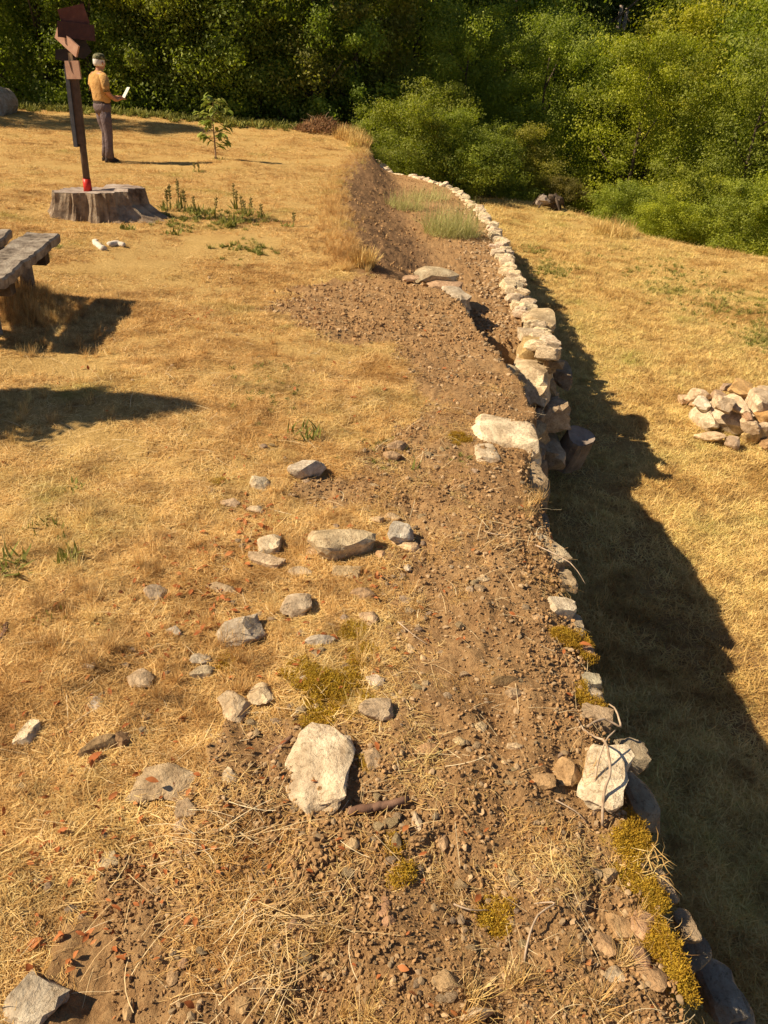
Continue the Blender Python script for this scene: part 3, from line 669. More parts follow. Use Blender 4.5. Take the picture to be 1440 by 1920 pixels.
# rubble pile on the meadow
mh = lambda x, y: lower_h(x, y)
r_t = random.Random(4)
PILE = [
 (1348,790,84,84,0,.6,10,(.78,.74,.70),'largest grey-white block in the middle of the rubble pile'),
 (1318,790,44,60,0,.7,0,(.80,.78,.74),'pale stone on the left flank of the rubble pile'),
 (1330,820,32,34,0,.5,40,(.80,.70,.60),'slim pinkish stone leaning at the lower left of the rubble pile'),
 (1310,748,50,26,.12,.5,0,(.86,.76,.66),'cream stone capping the left end of the rubble pile'),
 (1316,764,34,26,.10,.6,0,(.82,.84,.86),'brightest white stone under the cream cap of the rubble pile'),
 (1284,752,26,16,0,.5,0,(.80,.66,.54),'small pink stone lying off the left tip of the rubble pile'),
 (1300,758,18,20,0,.6,0,(.60,.44,.32),'small brown stone between the pink one and the pile'),
 (1345,748,40,30,.14,.5,0,(.66,.54,.46),'dusty brown stone at the back of the rubble pile'),
 (1364,730,34,16,.12,.5,25,(.66,.56,.52),'small greyish stone perched at the very back of the rubble pile'),
 (1388,738,54,34,.20,.45,20,(.66,.48,.26),'ochre slab lying on top of the rubble pile'),
 (1356,762,40,30,.22,.6,0,(.82,.74,.66),'rounded pale stone beneath the ochre slab'),
 (1385,764,38,40,.20,.6,20,(.84,.76,.68),'angular pale stone right of the rounded one on the pile'),
 (1398,778,20,34,.18,.5,0,(.56,.40,.32),'narrow brown stone stuck in the top of the pile'),
 (1425,764,52,46,.18,.6,0,(.80,.72,.64),'big pale stone at the right shoulder of the pile'),
 (1440,745,40,30,.10,.6,0,(.78,.70,.60),'pale stone behind the right shoulder of the pile'),
 (1432,785,36,22,.16,.5,0,(.70,.48,.24),'yellow-brown stone at the right of the pile'),
 (1405,800,44,26,.10,.5,-20,(.80,.70,.60),'slanting pale stone above the square yellow one'),
 (1430,806,46,18,.08,.4,10,(.82,.74,.66),'flat pale stone at the right edge of the pile'),
 (1412,825,50,32,0,.7,0,(.74,.62,.36),'square yellow stone at the foot of the pile'),
 (1370,832,32,28,0,.7,0,(.62,.54,.50),'round grey stone at the foot of the pile'),
 (1440,835,30,26,0,.6,0,(.50,.36,.24),'shaded brown stone by the square yellow one'),
 (1450,790,50,60,0,.7,0,(.66,.58,.50),'grey stone forming the hidden right side of the pile'),
 (1385,800,50,50,0,.7,0,(.46,.38,.32),'dark stone in the shaded core of the pile'),
 (1400,760,70,50,0,.6,0,(.6,.52,.44),'brown stone bedded under the top slabs of the pile'),
]
for px, py, w_, h_, dz, zf, rz, c, lab in PILE:
    base = hit(np.array(float(px)), np.array(float(py+h_*.2)), mh)
    rock('stone', px, py, w_*.92, h_*.95, zf*1.25, rz, c, lab, 'stone', 'stones heaped in the rubble pile on the meadow', 3, None, .32, 1 if int(px) % 3 == 0 else 0, 9, (r_t.uniform(-18, 18), r_t.uniform(-18, 18)), zabs=float(base[2])+dz*1.3+.05, rough=.14)

# log by the wall, root stump at the meadow's end
def cut_log(px, py, z, wpx, h, label, mat=M_BARK, top=M_PALEBARK, tilt=(10, 8)):
    p = onplane(np.array(float(px)), np.array(float(py)), z); r_ = wpx*depth(p)/FPX/2
    g = empty('cut_log', (p[0], p[1], z-h)); g.rotation_euler = (R(tilt[0]), R(tilt[1]), 0)
    tag(g, label, 'log')
    n = 18; b = MB(); rr = [r_*(1+.10*math.sin(3*k*2*PI/n+1)+.05*math.sin(7*k)) for k in range(n)]
    vs = [(rr[k]*s*math.cos(2*PI*k/n), rr[k]*s*math.sin(2*PI*k/n), zz) for zz, s in ((-.1, 1.12), (h*.3, 1.03), (h*.7, .98), (h, .97)) for k in range(n)]
    b.add(vs, [(i*n+k, i*n+(k+1) % n, (i+1)*n+(k+1) % n, (i+1)*n+k) for i in range(3) for k in range(n)])
    b.build('bark', mat, g)
    b = MB(); b.add([(rr[k]*.93*math.cos(2*PI*k/n), rr[k]*.93*math.sin(2*PI*k/n), h+.004) for k in range(n)]+[(rr[k]*.97*math.cos(2*PI*k/n), rr[k]*.97*math.sin(2*PI*k/n), h-.01) for k in range(n)]+[(0, 0, h-.02)],
               [(k, (k+1) % n, 2*n) for k in range(n)]+[(k+n, (k+1) % n+n, (k+1) % n, k) for k in range(n)])
    b.build('cut_face', top, g)
    return g
cut_log(1078, 806, -.98, 56, .24, 'short round cut log by the broken wall, its pale top catching the sun', mat_plain('grey_bark', [(.35, (.16, .12, .09)), (.7, (.34, .28, .22))], 8, 25, .8, .02), M_PALEBARK, (20, 10))

# ------------------------------------------------------------ tree stump with the signpost
sp = hit(np.array(165.), np.array(357.), lambda x, y: x*0+.12)
stump_c = (float(sp[0])+.10, float(sp[1])+.08)
st = empty('tree_stump', (stump_c[0], stump_c[1], -.14)); tag(st, 'wide sawn tree stump with split grey bark, carrying the signpost', 'tree stump')
n = 120
def prof(a):
    r0 = .47+.05*math.sin(2*a+.6)+.03*math.sin(5*a+1)+.018*math.sin(13*a)+.012*math.sin(29*a)
    return r0
b = MB(); vs = []
for zz, fl in ((-.22, 1.5), (-.06, 1.28), (.04, 1.12), (.14, 1.03), (.26, 1.0)):
    for k in range(n):
        a = 2*PI*k/n; rt = max(0, math.cos(a-R(-14)))**7
        r_ = prof(a)*(1+(fl-1)*(.5+3.0*rt+.4*max(0, math.cos(a-R(200)))**8))
        nz_ = mnoise.fractal(Vector((math.cos(a)*5, math.sin(a)*5, zz*.8)), 1.0, 2.2, 5); r_ += .045*nz_-.05*max(0, mnoise.noise(Vector((math.cos(a)*9, math.sin(a)*9, zz*.6+4)))-.25)*2*(1 if zz < .26 else .6)
        hi = zz if zz < .2 else zz+.03*math.sin(a+2.2)+.03*(math.cos(a-R(40)) > .55)
        vs.append((r_*math.cos(a), r_*math.sin(a), hi))
b.add(vs, [(i*n+k, i*n+(k+1) % n, (i+1)*n+(k+1) % n, (i+1)*n+k) for i in range(4) for k in range(n)])
b.build('bark', mat_plain('stump_bark', [(.34, (.10, .065, .045)), (.5, (.30, .22, .15)), (.66, (.46, .37, .27))], 5, 22, .9, .03), st)
b = MB(); top = vs[-n:]; b.add([(x*.995, y*.995, z+.003) for x, y, z in top]+[(x*.5, y*.5, z-.012) for x, y, z in top]+[(0, 0, .265)],
      [(k, (k+1) % n, (k+1) % n+n, k+n) for k in range(n)]+[(k+n, (k+1) % n+n, 2*n) for k in range(n)])
b.build('sawn_top', mat_plain('sawn_top_wood', [(.33, (.20, .14, .11)), (.5, (.38, .30, .25)), (.68, (.52, .44, .37))], 6, 40, .7, .015), st)
post_x, post_y, post_z = float(sp[0]), float(sp[1]), .12
gp = empty('signpost', (post_x, post_y, post_z-.01)); tag(gp, 'brown signpost with plain red-brown boards and a red foot, standing on the stump', 'signpost')
b = MB(); b.tube([(0, 0, .13), (0, 0, .5), (.01, 0, 1.2), (.0, 0, 1.86)], [.042, .04, .036, .033], 12); b.build('post', M_POST, gp, True)
b = MB(); b.tube([(0, 0, -.01), (0, 0, .145)], [.052, .047], 14); b.build('red_foot', M_RED_PAINT, gp, True)
# boards: centre pixel, width m, height m, yaw, roll, material, outline
def board(px, py, wd, ht, yaw, roll, mat, arrow=0, dy=-.05, name='sign_board', thick=.022):
    d = ray(px, py); yy = post_y+dy; c = np.array([0, 0, CAM_H])+d*(yy/d[1])
    t = .0
    if arrow > 0: out = [(-wd/2, -ht/2), (wd/2-arrow, -ht/2), (wd/2, 0), (wd/2-arrow, ht/2), (-wd/2, ht/2)]
    elif arrow < 0: out = [(-wd/2, -ht*.36), (wd/2, -ht*.5), (wd/2-.02, ht*.5), (-wd/2+.01, ht*.30)]
    else: out = [(-wd/2, -ht/2), (wd/2, -ht/2+.006), (wd/2-.004, ht/2), (-wd/2+.004, ht/2-.008)]
    k = len(out); b = MB()
    b.add([(x, -thick/2, z) for x, z in out]+[(x, thick/2, z) for x, z in out], [tuple(range(k)), tuple(range(2*k-1, k-1, -1))]+[(i, i+k, (i+1) % k+k, (i+1) % k) for i in range(k)])
    o = b.build(name, mat, gp); o.location = (float(c[0])-post_x, dy, float(c[2])-post_z+.01); o.rotation_euler = (0, R(roll), R(yaw)); return o
M_DARKSIGN = mat_plain('dark_brown_board', [(.35, (.045, .018, .016)), (.65, (.085, .035, .030))], 12, 50, .3, .004, .6)
board(138, 31, .30, .20, 12, -14, M_SIGN)
board(143, 58, .40, .165, 10, 3, M_DARKSIGN, dy=-.075)
board(126, 79, .36, .13, -28, 30, M_SIGNPALE, .0, -.09)['label'] = 'pale pinkish board tilted down to the right'
board(155, 92, .20, .19, 35, 10, M_DARKWOOD, .08, .03)
board(119, 103, .18, .15, 12, 2, M_DARKWOOD, -1, -.05)
o = board(137, 131, .185, .19, -12, -2, M_SIGNPALE, 0, -.08); o['label'] = 'lowest pale cracked board'
cr = MB(); cr.add([(-.035, -.0125, .095), (-.018, -.0125, .095), (-.008, -.0125, -.03), (-.035, -.018, .095), (-.018, -.018, .095), (-.008, -.018, -.03)], [(3, 4, 5), (0, 3, 5, 2), (1, 2, 5, 4)]); cr.build('crack', M_POST, o)
b = MB(); b.box((-.066, -.02, .93), (.045, .09, .86)); b.build('grey_side_board', M_SLATE, gp)
b = MB(); b.box((-.005, .0, .95), (.075, .08, .84)); b.build('casing', M_POST, gp)
b = MB(); b.box((-.01, -.035, 1.40), (.055, .03, .16)); b.build('bare_wood_strip', M_PALEPOST, gp)

# ------------------------------------------------------------ picnic bench and dark table end at the lawn side
A = math.atan2(1.40, -.22)                                # long direction of the planks
ux, uy = math.cos(A), math.sin(A)
BZ = .43
c0 = onplane(np.array(112.), np.array(437.), BZ)           # far right corner
gx, gy = float(c0[0]), float(c0[1])
def lawn(x, y): return float(lawn_h(np.array(float(x)), np.array(float(y))))
bench = empty('picnic_bench', (gx, gy, 0), A-PI/2); tag(bench, 'weathered grey wooden bench of two thick planks on log legs at the lawn side', 'bench')
# local: +y along the planks away from the camera, origin at far right corner
def plank(name, x0, x1, y0, y1, z, th, mat, parent, seed, nseg=22):
    r = random.Random(seed); b = MB(); vs = []
    for i in range(nseg+1):
        y = y0+(y1-y0)*i/nseg; e0 = r.uniform(-.008, .008); e1 = r.uniform(-.010, .010)
        dz = .006*math.sin(i*.7+seed)
        for x, zz in ((x0+e0, -th), (x1+e1, -th), (x1+e1+.004, -.012), (x1+e1-.010, 0), ((x0+x1)/2+.02, -.002), ((x0+x1)/2, -.006), (x0+e0+.010, 0), (x0+e0-.003, -.012)):
            vs.append((x, y, z+zz+dz))
    m = 8; fs = [(i*m+k, (i+1)*m+k, (i+1)*m+(k+1) % m, i*m+(k+1) % m) for i in range(nseg) for k in range(m)]
    fs += [tuple(range(m)), tuple(nseg*m+k for k in range(m-1, -1, -1))]
    b.add(vs, fs); o = b.build(name, mat, parent); return o
plank('plank', -.25, 0, -1.42, 0, BZ, .065, M_WOOD, bench, 3)
plank('plank', -.53, -.35, -1.42, .03, BZ, .06, M_WOOD, bench, 5)
for yy in (-.30, -1.16):
    b = MB(); b.box((-.235, yy, BZ-.115), (.40, .11, .10)); b.build('crossbeam', M_BARK, bench)
    b = MB(); b.tube([(-.33, yy, -.06), (-.33, yy, BZ-.165)], [.065, .06], 10); b.build('leg', M_WOOD, bench)
    b = MB(); b.tube([(-.20, yy, -.06), (-.20, yy, BZ-.165)], [.055, .05], 10); b.build('leg', M_WOOD, bench)
tb = empty('bench_rail', (gx, gy, 0), A-PI/2); tag(tb, 'dark narrow rail behind the bench, only its end in view', 'bench rail')
plank('rail_plank', -.62, -.52, -1.45, -.42, .60, .05, M_DARKWOOD, tb, 8)
for yy in (-.6, -1.3):
    b = MB(); b.box((-.61, yy, .27), (.08, .08, .60)); b.build('leg', M_DARKWOOD, tb)
# ------------------------------------------------------------ person
fp = hit(np.array(203.), np.array(303.))
pers = empty('person', (float(fp[0]), float(fp[1]), float(fp[2])), R(-42)); tag(pers, 'man with white hair and cap, orange-yellow shirt and mauve trousers, seen from behind', 'person')
def skin_obj(name, nodes, edges, mat, parent, sub=1, root=0):
    me = bpy.data.meshes.new(name); me.from_pydata([n_[:3] for n_ in nodes], edges, []); me.update()
    o = link(name, me, mat, parent)
    sl = me.skin_vertices[0] if me.skin_vertices else me.attributes and None
    if sl is None:
        o.modifiers.new('Skin', 'SKIN'); sl = me.skin_vertices[0]
    else: o.modifiers.new('Skin', 'SKIN')
    for i, n_ in enumerate(nodes):
        r_ = n_[3]; sl.data[i].radius = r_ if isinstance(r_, tuple) else (r_, r_); sl.data[i].use_root = (i == root)
    m_ = o.modifiers.new('Sub', 'SUBSURF'); m_.levels = m_.render_levels = sub
    o.modifiers['Skin'].use_smooth_shade = True
    return o
M_SKIN = mat_plain('skin', [(.3, (.42, .19, .11)), (.7, (.50, .25, .15))], 20, 60, .1, .002, .5)
M_SHIRT = mat_plain('orange_shirt', [(.3, (.55, .30, .10)), (.7, (.66, .40, .16))], 6, 9, 1.0, .06, .9, .1)
M_TROUS = mat_plain('mauve_trousers', [(.3, (.13, .095, .10)), (.7, (.20, .15, .15))], 6, 9, 1.0, .06, .9, .1)
M_CAP = mat_plain('camouflage', [(.42, (.03, .035, .015)), (.5, (.14, .14, .06)), (.56, (.22, .20, .12))], 22, 60, .2, .003)
M_HAIR = mat_plain('white_hair', [(.3, (.60, .54, .50)), (.7, (.80, .76, .72))], 40, 90, .5, .004)
M_BOOT = mat_plain('boot', [(.3, (.03, .022, .018)), (.7, (.07, .05, .04))], 20, 60, .3, .004)
M_PAPER = mat_plain('paper', [(.3, (.70, .68, .60)), (.7, (.80, .78, .70))], 10, 30, .05, .001)
# person faces local +y; right arm is local +x
Nn = [(0, 0, .93, .14), (0, -.01, 1.12, .13), (0, -.02, 1.30, .15), (0, -.01, 1.42, .09), (0, .015, 1.49, .058), (0, .03, 1.56, .082), (0, .035, 1.65, .092), (0, .03, 1.70, .06),
      (.17, -.01, 1.40, .065), (.25, -.04, 1.16, .046), (.20, .16, 1.03, .036), (.13, .27, 1.05, .030), (.10, .33, 1.06, .030),
      (-.17, -.01, 1.40, .065), (-.25, -.03, 1.16, .046), (-.17, .17, 1.04, .036), (-.06, .28, 1.06, .030), (-.02, .33, 1.07, .030),
      (.09, 0, .82, .10), (.10, .01, .48, .06), (.10, -.02, .10, .045), (-.09, 0, .82, .10), (-.11, .08, .49, .06), (-.11, .04, .10, .045),
      (0, .13, 1.60, .014)]
Ee = [(0, 1), (1, 2), (2, 3), (3, 4), (4, 5), (5, 6), (6, 7), (2, 8), (8, 9), (9, 10), (10, 11), (11, 12), (2, 13), (13, 14), (14, 15), (15, 16), (16, 17), (0, 18), (18, 19), (19, 20), (0, 21), (21, 22), (22, 23), (5, 24)]
for sx, hb in ((1, 12), (-1, 17)):
    hx, hy, hz, _ = Nn[hb]
    for k, (dx, ln_) in enumerate(((-.027, .055), (-.009, .065), (.009, .062), (.027, .05))):
        i = len(Nn); Nn += [(hx+dx, hy+.03, hz+.004, .009), (hx+dx*1.1, hy+.03+ln_*.6, hz-.004, .008), (hx+dx*1.1, hy+.03+ln_, hz-.024, .007)]; Ee += [(hb, i), (i, i+1), (i+1, i+2)]
    i = len(Nn); Nn += [(hx-sx*.034, hy+.01, hz+.012, .010), (hx-sx*.036, hy+.05, hz+.02, .008)]; Ee += [(hb, i), (i, i+1)]
skin_obj('body', Nn, Ee, M_SKIN, pers, 1)
b = MB()
b.rings([(0, 0, .98, .185, .135), (0, -.005, 1.03, .190, .140), (0, -.01, 1.12, .188, .142), (0, -.015, 1.22, .195, .145), (0, -.02, 1.32, .205, .138), (0, -.02, 1.39, .195, .115), (0, -.01, 1.44, .135, .085), (0, .0, 1.475, .075, .068)], 20)
for s_ in (1, -1): b.tube([(s_*.13, -.015, 1.39), (s_*.20, -.02, 1.35), (s_*.245, -.035, 1.24), (s_*.262, -.035, 1.15)], [.075, .078, .070, .068], 12)
b.v = [tuple(Vector(v)+Vector((v[0], v[1], 0)).normalized()*.014*mnoise.noise(Vector((v[0]*14, v[1]*14, v[2]*7)))) for v in b.v]
b.build('shirt', M_SHIRT, pers, True)
b = MB(); b.rings([(0, .02, 1.465, .074, .062), (0, .02, 1.50, .068, .058)], 16, False); b.build('collar', M_SHIRT, pers, True)
b = MB()
b.rings([(0, 0, .80, .175, .12), (0, -.01, .90, .19, .145), (0, -.005, .99, .178, .135)], 20)
b.tube([(.088, -.005, .86), (.095, 0, .68), (.10, .01, .48), (.10, -.01, .25), (.10, -.015, .07)], [.10, .093, .078, .075, .082], 12)
b.tube([(-.088, -.005, .86), (-.10, .03, .68), (-.112, .08, .49), (-.112, .055, .25), (-.11, .035, .07)], [.10, .093, .078, .075, .082], 12)
b.v = [(v[0]+.016*mnoise.noise(Vector((v[0]*9, v[1]*9, v[2]*12))), v[1]+.02*mnoise.noise(Vector((v[0]*9+5, v[1]*9, v[2]*10))), v[2]) for v in b.v]
b.build('trousers', M_TROUS, pers, True)
b = MB(); b.rings([(0, -.005, .965, .187, .142), (0, -.005, 1.0, .186, .141)], 20, False); b.build('belt', M_BOOT, pers, True)
for x, y in ((.10, -.02), (-.11, .035)):
    b = MB(); b.rings([(x, y+.05, 0, .052, .15), (x, y+.05, .03, .052, .148), (x, y+.03, .06, .05, .12), (x, y, .09, .045, .06), (x, y, .14, .05, .055)], 14); b.build('boot', M_BOOT, pers, True)
b = MB(); b.rings([(0, .015, 1.545, .076, .088), (0, .012, 1.585, .094, .100), (0, .015, 1.64, .096, .102), (0, .02, 1.665, .095, .100)], 18); b.build('hair', M_HAIR, pers, True)
cap = MB(); cap.rings([(0, .025, 1.645, .100, .108), (0, .025, 1.675, .102, .110), (0, .03, 1.71, .096, .10), (0, .03, 1.735, .07, .075), (0, .03, 1.745, .03, .03)], 20)
cap = cap.build('cap', M_CAP, pers, True)
b = MB(); b.add([(-.075, .11, 1.652), (.075, .11, 1.652), (.055, .19, 1.642), (-.055, .19, 1.642), (-.075, .11, 1.66), (.075, .11, 1.66), (.055, .19, 1.65), (-.055, .19, 1.65)], [(0, 1, 2, 3), (7, 6, 5, 4), (0, 4, 5, 1), (1, 5, 6, 2), (2, 6, 7, 3), (3, 7, 4, 0)]); b.build('brim', M_CAP, cap)
for s_ in (1, -1):
    b = MB(); b.rings([(s_*.094, .035, 1.565, .008, .012), (s_*.102, .03, 1.595, .010, .02), (s_*.098, .03, 1.62, .006, .012)], 8); b.build('ear', M_SKIN, pers, True)
pp = empty('paper', (float(fp[0]), float(fp[1]), float(fp[2])), R(-42)); tag(pp, 'white folded paper held up in both hands by the man in the orange shirt', 'paper')
b = MB(); b.add([(.02, .36, 1.04), (.11, .37, 1.04), (.13, .50, 1.24), (.05, .49, 1.24), (.02, .364, 1.036), (.11, .374, 1.036), (.13, .504, 1.236), (.05, .494, 1.236)], [(0, 1, 2, 3), (7, 6, 5, 4), (0, 4, 5, 1), (1, 5, 6, 2), (2, 6, 7, 3), (3, 7, 4, 0)]); b.build('sheet', M_PAPER, pp)

# ------------------------------------------------------------ sapling
sq = hit(np.array(405.), np.array(300.)); sq = [float(v) for v in sq]
sap = empty('sapling', sq); sap.scale = (1.12, 1.12, 1.12); tag(sap, 'small young tree with large drooping green leaves growing alone on the dry lawn', 'sapling')
r = random.Random(5); b = MB()
b.tube([(0, 0, -.03), (-.01, 0, .25), (-.03, .01, .55), (-.02, .0, .95)], [.016, .014, .010, .005], 7)
tips = []
for z0, a, l in [(.18, .2, .22), (.28, 3.4, .20), (.32, -.6, .28), (.42, .5, .30), (.45, 2.7, .22), (.52, 4.4, .2), (.60, 1.3, .2), (.62, 3.1, .25), (.70, 0, .25), (.72, -1.3, .2), (.80, 2.4, .18), (.85, .8, .18), (.92, 4, .1)]:
    p0 = Vector((-.02, 0, z0)); p1 = p0+Vector((math.cos(a)*l, math.sin(a)*l*.8, l*.35)); b.tube([p0, (p0+p1)/2+Vector((0, 0, .02)), p1], [.006, .005, .003], 5); tips.append((p0, p1, a))
b.build('stem', M_TWIG, sap)
lm = [leaf_mesh(500+k, .15, .07) for k in range(4)]
M_SAPL = mat_blade('sapling_leaf', [(0, (.16, .22, .03)), (.5, (.32, .38, .06)), (1, (.52, .54, .16))], .35, .45)
for m_ in lm: m_.materials.append(M_SAPL)
for p0, p1, a in tips:
    for k in range(13):
        t = .15+.85*k/12; p = p0.lerp(p1, t)
        o = link('leaf', r.choice(lm), None, sap); aa = a+r.uniform(-1.2, 1.2)
        o.location = p+Vector((math.cos(aa)*.05, math.sin(aa)*.05, r.uniform(-.03, .05))); o.rotation_euler = (r.uniform(-.5, .5), r.uniform(.0, .9), aa); s_ = r.uniform(.7, 1.15); o.scale = (s_, s_, s_)

# ------------------------------------------------------------ crowns
def crown_mesh(seed, H, Rr, base, nc, per, leaf, prof, up=.25, rc=(.10, .18)):
    r = np.random.default_rng(seed); V = []; A_ = []
    t = base+(1-base)*r.uniform(0, 1, nc)**.9
    a = r.uniform(0, 2*PI, nc); pr = np.array([prof((q-base)/(1-base)) for q in t])
    ph = r.uniform(0, 6.28, 4); lump = .80+.26*np.sin(2*a+5*t+ph[0])+.20*np.sin(3*a-9*t+ph[1])+.12*np.sin(7*a+14*t+ph[2])
    rad = Rr*pr*np.sqrt(r.uniform(.25, 1, nc))*lump
    C = np.stack([rad*np.cos(a), rad*np.sin(a), t*H], 1); cr_ = r.uniform(rc[0], rc[1], nc)*H*.5*(.6+.5*pr)
    ctone = r.uniform(0, 1, nc)
    idx = np.repeat(np.arange(nc), per); m = len(idx)
    d = r.normal(size=(m, 3)); d[:, 2] = d[:, 2]+up; d /= np.linalg.norm(d, axis=1)[:, None]
    rr = r.uniform(.35, 1.0, m)**.6
    rr = np.abs(r.normal(.70, .30, m)); ax = np.stack([np.cos(a), np.sin(a), r.uniform(-.1, .9, nc)], 1)+r.normal(size=(nc, 3))*.35; ax /= np.linalg.norm(ax, axis=1)[:, None]
    loc = d*np.array([.95, .95, .75]); loc = loc+ax[idx]*(np.sum(loc*ax[idx], 1)*r.uniform(.2, 1.1, nc)[idx])[:, None]
    P = C[idx]+loc*(cr_[idx]*rr)[:, None]; P[:, 2] = np.maximum(P[:, 2], .0)
    nrm = d+r.normal(size=(m, 3))*.55; nrm /= np.linalg.norm(nrm, axis=1)[:, None]
    u = np.cross(nrm, r.normal(size=(m, 3))); u /= np.linalg.norm(u, axis=1)[:, None]; v = np.cross(nrm, u)
    L = leaf*r.uniform(.6, 1.3, m)
    q = np.stack([P-u*L[:, None]*.5, P-v*(L*.30)[:, None]+nrm*(L*.08)[:, None], P+u*L[:, None]*.5, P+v*(L*.30)[:, None]+nrm*(L*.08)[:, None]], 1)
    F = np.arange(m*4).reshape(m, 4); me = mesh_np('crown', q.reshape(-1, 3), F)
    v_ = np.clip(.10+.55*ctone[idx]+.28*r.uniform(0, 1, m)-.0+(r.uniform(0, 1, m) > .985)*.4, 0, 1)
    fattr(me, 'v', np.repeat(v_, 4)); me.materials.append(M_LEAF); return me
dome = lambda t: math.sqrt(max(0, 1-(abs(t-.42)/.62)**2.2))
egg = lambda t: (math.sin(PI*min(1, t*.85+.12))**.7)
colm = lambda t: (1-t**3)*.95+.05
cone = lambda t: max(.04, 1-t)**.85
bushp = lambda t: math.sqrt(max(0, 1-t*t*.95))
CR = {
 'broad': [crown_mesh(10+i, 1, .34, .10, 120, 400, .0110, dome, rc=(.06, .20)) for i in range(3)],
 'tall': [crown_mesh(20+i, 1, .23, .04, 120, 380, .0105, egg, rc=(.06, .17)) for i in range(3)],
 'edge': [crown_mesh(30+i, 1, .26, .0, 160, 380, .0105, colm, rc=(.05, .15)) for i in range(3)],
 'bush': [crown_mesh(40+i, 1, .62, .0, 100, 360, .021, bushp, rc=(.08, .36)) for i in range(3)],
}
def conifer_mesh(seed):
    r = np.random.default_rng(seed); P = []; D = []; T = []
    for k in range(30):
        z = .06+.92*k/30; Rr = .20*(1-z)**.8+.012
        for j in range(11):
            a = 2*PI*j/11+k*.9+r.uniform(-.2, .2); ln = Rr*r.uniform(.75, 1.1); n_ = int(14+26*Rr/.2)
            s = r.uniform(.15, 1, n_); w_ = r.normal(0, .012, (n_, 3)); tt = r.uniform(0, 1)
            q = np.stack([np.cos(a)*ln*s, np.sin(a)*ln*s, z-.10*ln/.2*s**1.5*.5+0*s], 1)+w_*np.array([1, 1, .8])*s[:, None]**.5
            P.append(q); D.append(np.repeat([[np.cos(a), np.sin(a), -.5]], n_, 0)); T.append(np.full(n_, tt))
    P = np.concatenate(P); D = np.concatenate(D)+r.normal(size=P.shape)*.45; T = np.concatenate(T); m = len(P)
    D /= np.linalg.norm(D, axis=1)[:, None]; v = np.cross(D, r.normal(size=(m, 3))); v /= np.linalg.norm(v, axis=1)[:, None]
    L = .026*r.uniform(.6, 1.3, m)
    q = np.stack([P-D*L[:, None]*.5, P-v*(L*.2)[:, None], P+D*L[:, None]*.5, P+v*(L*.2)[:, None]], 1)
    me = mesh_np('crown', q.reshape(-1, 3), np.arange(m*4).reshape(m, 4)); fattr(me, 'v', np.repeat(np.clip(.1+.5*T+.25*r.uniform(0, 1, m), 0, 1), 4)); me.materials.append(M_LEAF); return me
CR['conifer'] = [conifer_mesh(50+i) for i in range(2)]
def trunk_mesh(seed, hgt, r0):
    r = random.Random(seed); b = MB(); x = y = 0; pts = []
    for i in range(7):
        pts.append((x, y, hgt*i/6)); x += r.uniform(-.012, .012); y += r.uniform(-.012, .012)
    b.tube(pts, [r0*(1.25 if i == 0 else 1)*(1-.85*i/6) for i in range(7)], 8)
    for k in range(9):
        i = r.randint(1, 5); a = r.uniform(0, 2*PI); l = r.uniform(.10, .2); p = Vector(pts[i]); q = p+Vector((math.cos(a)*l, math.sin(a)*l, l*.8)); b.tube([p, (p+q)/2+Vector((0, 0, -.01)), q], [r0*.4, r0*.25, r0*.08], 5)
    me = b.mesh('trunk', True); return me
TR = {k: [trunk_mesh(60+i, .9, .016) for i in range(2)] for k in CR}
for k in TR:
    for m_ in TR[k]: m_.materials.append(M_BARK)
tr_r = random.Random(12)
def tree(kind, x, y, H, col, label, cat='tree', group=None, name=None, wide=1.0, zoff=0, hf=lower_h):
    z = float(hf(np.array(float(x)), np.array(float(y))))+zoff
    o = empty(name or {'conifer': 'conifer_tree', 'bush': 'bush'}.get(kind, 'broadleaf_tree'), (x, y, z), tr_r.uniform(0, 6.28))
    tag(o, label, cat, group)
    c = link('crown', tr_r.choice(CR[kind]), None, o); c.scale = (H*wide, H*wide, H); k = tr_r.uniform(.85, 1.15); c.color = (col[0]*k*tr_r.uniform(.92, 1.08), col[1]*k, col[2]*k, 1)
    t_ = link('trunk', tr_r.choice(TR[kind]), None, o); t_.scale = (H, H, H*(1 if kind != 'bush' else .5)); t_.location = (0, 0, -.3)
    return o
G_DARK, G_MID, G_YEL, G_OLV, G_BLU = (.245, .290, .042), (.27, .305, .042), (.33, .345, .034), (.27, .27, .050), (.13, .165, .045)
def tpx(px, yy): return float(at_depth(px, 300, yy)[0])
# front row behind the lawn crest (top-left of the view)
FR = [(-13.2, 25.2, 9, 'edge', G_DARK), (-11.4, 26.6, 11, 'tall', G_DARK), (-9.7, 25.6, 8, 'edge', G_MID), (-8.0, 26.0, 9.5, 'edge', G_DARK), (-6.4, 26.2, 8.5, 'edge', G_DARK), (-4.9, 26.4, 9.5, 'edge', G_MID), (-3.2, 26.4, 8.5, 'edge', G_DARK), (-1.9, 27.6, 9.5, 'edge', G_OLV)]
FL = ['darkest dense tree at the outer end of the forest edge, in deep shade', 'tall dark tree rising behind the outer end of the lawn', 'leafy green tree right behind the signpost', 'dark tree directly behind the man in the orange shirt', 'dark tree between the man and the sapling', 'brighter green tree behind the sapling', 'dark shaggy tree behind the middle of the lawn crest', 'olive green tree standing behind the brush pile']
for (x, y, H, k, c), l in zip(FR, FL): tree(k, x, y, H, c, l, group='trees along the far edge of the lawn', zoff=.3)
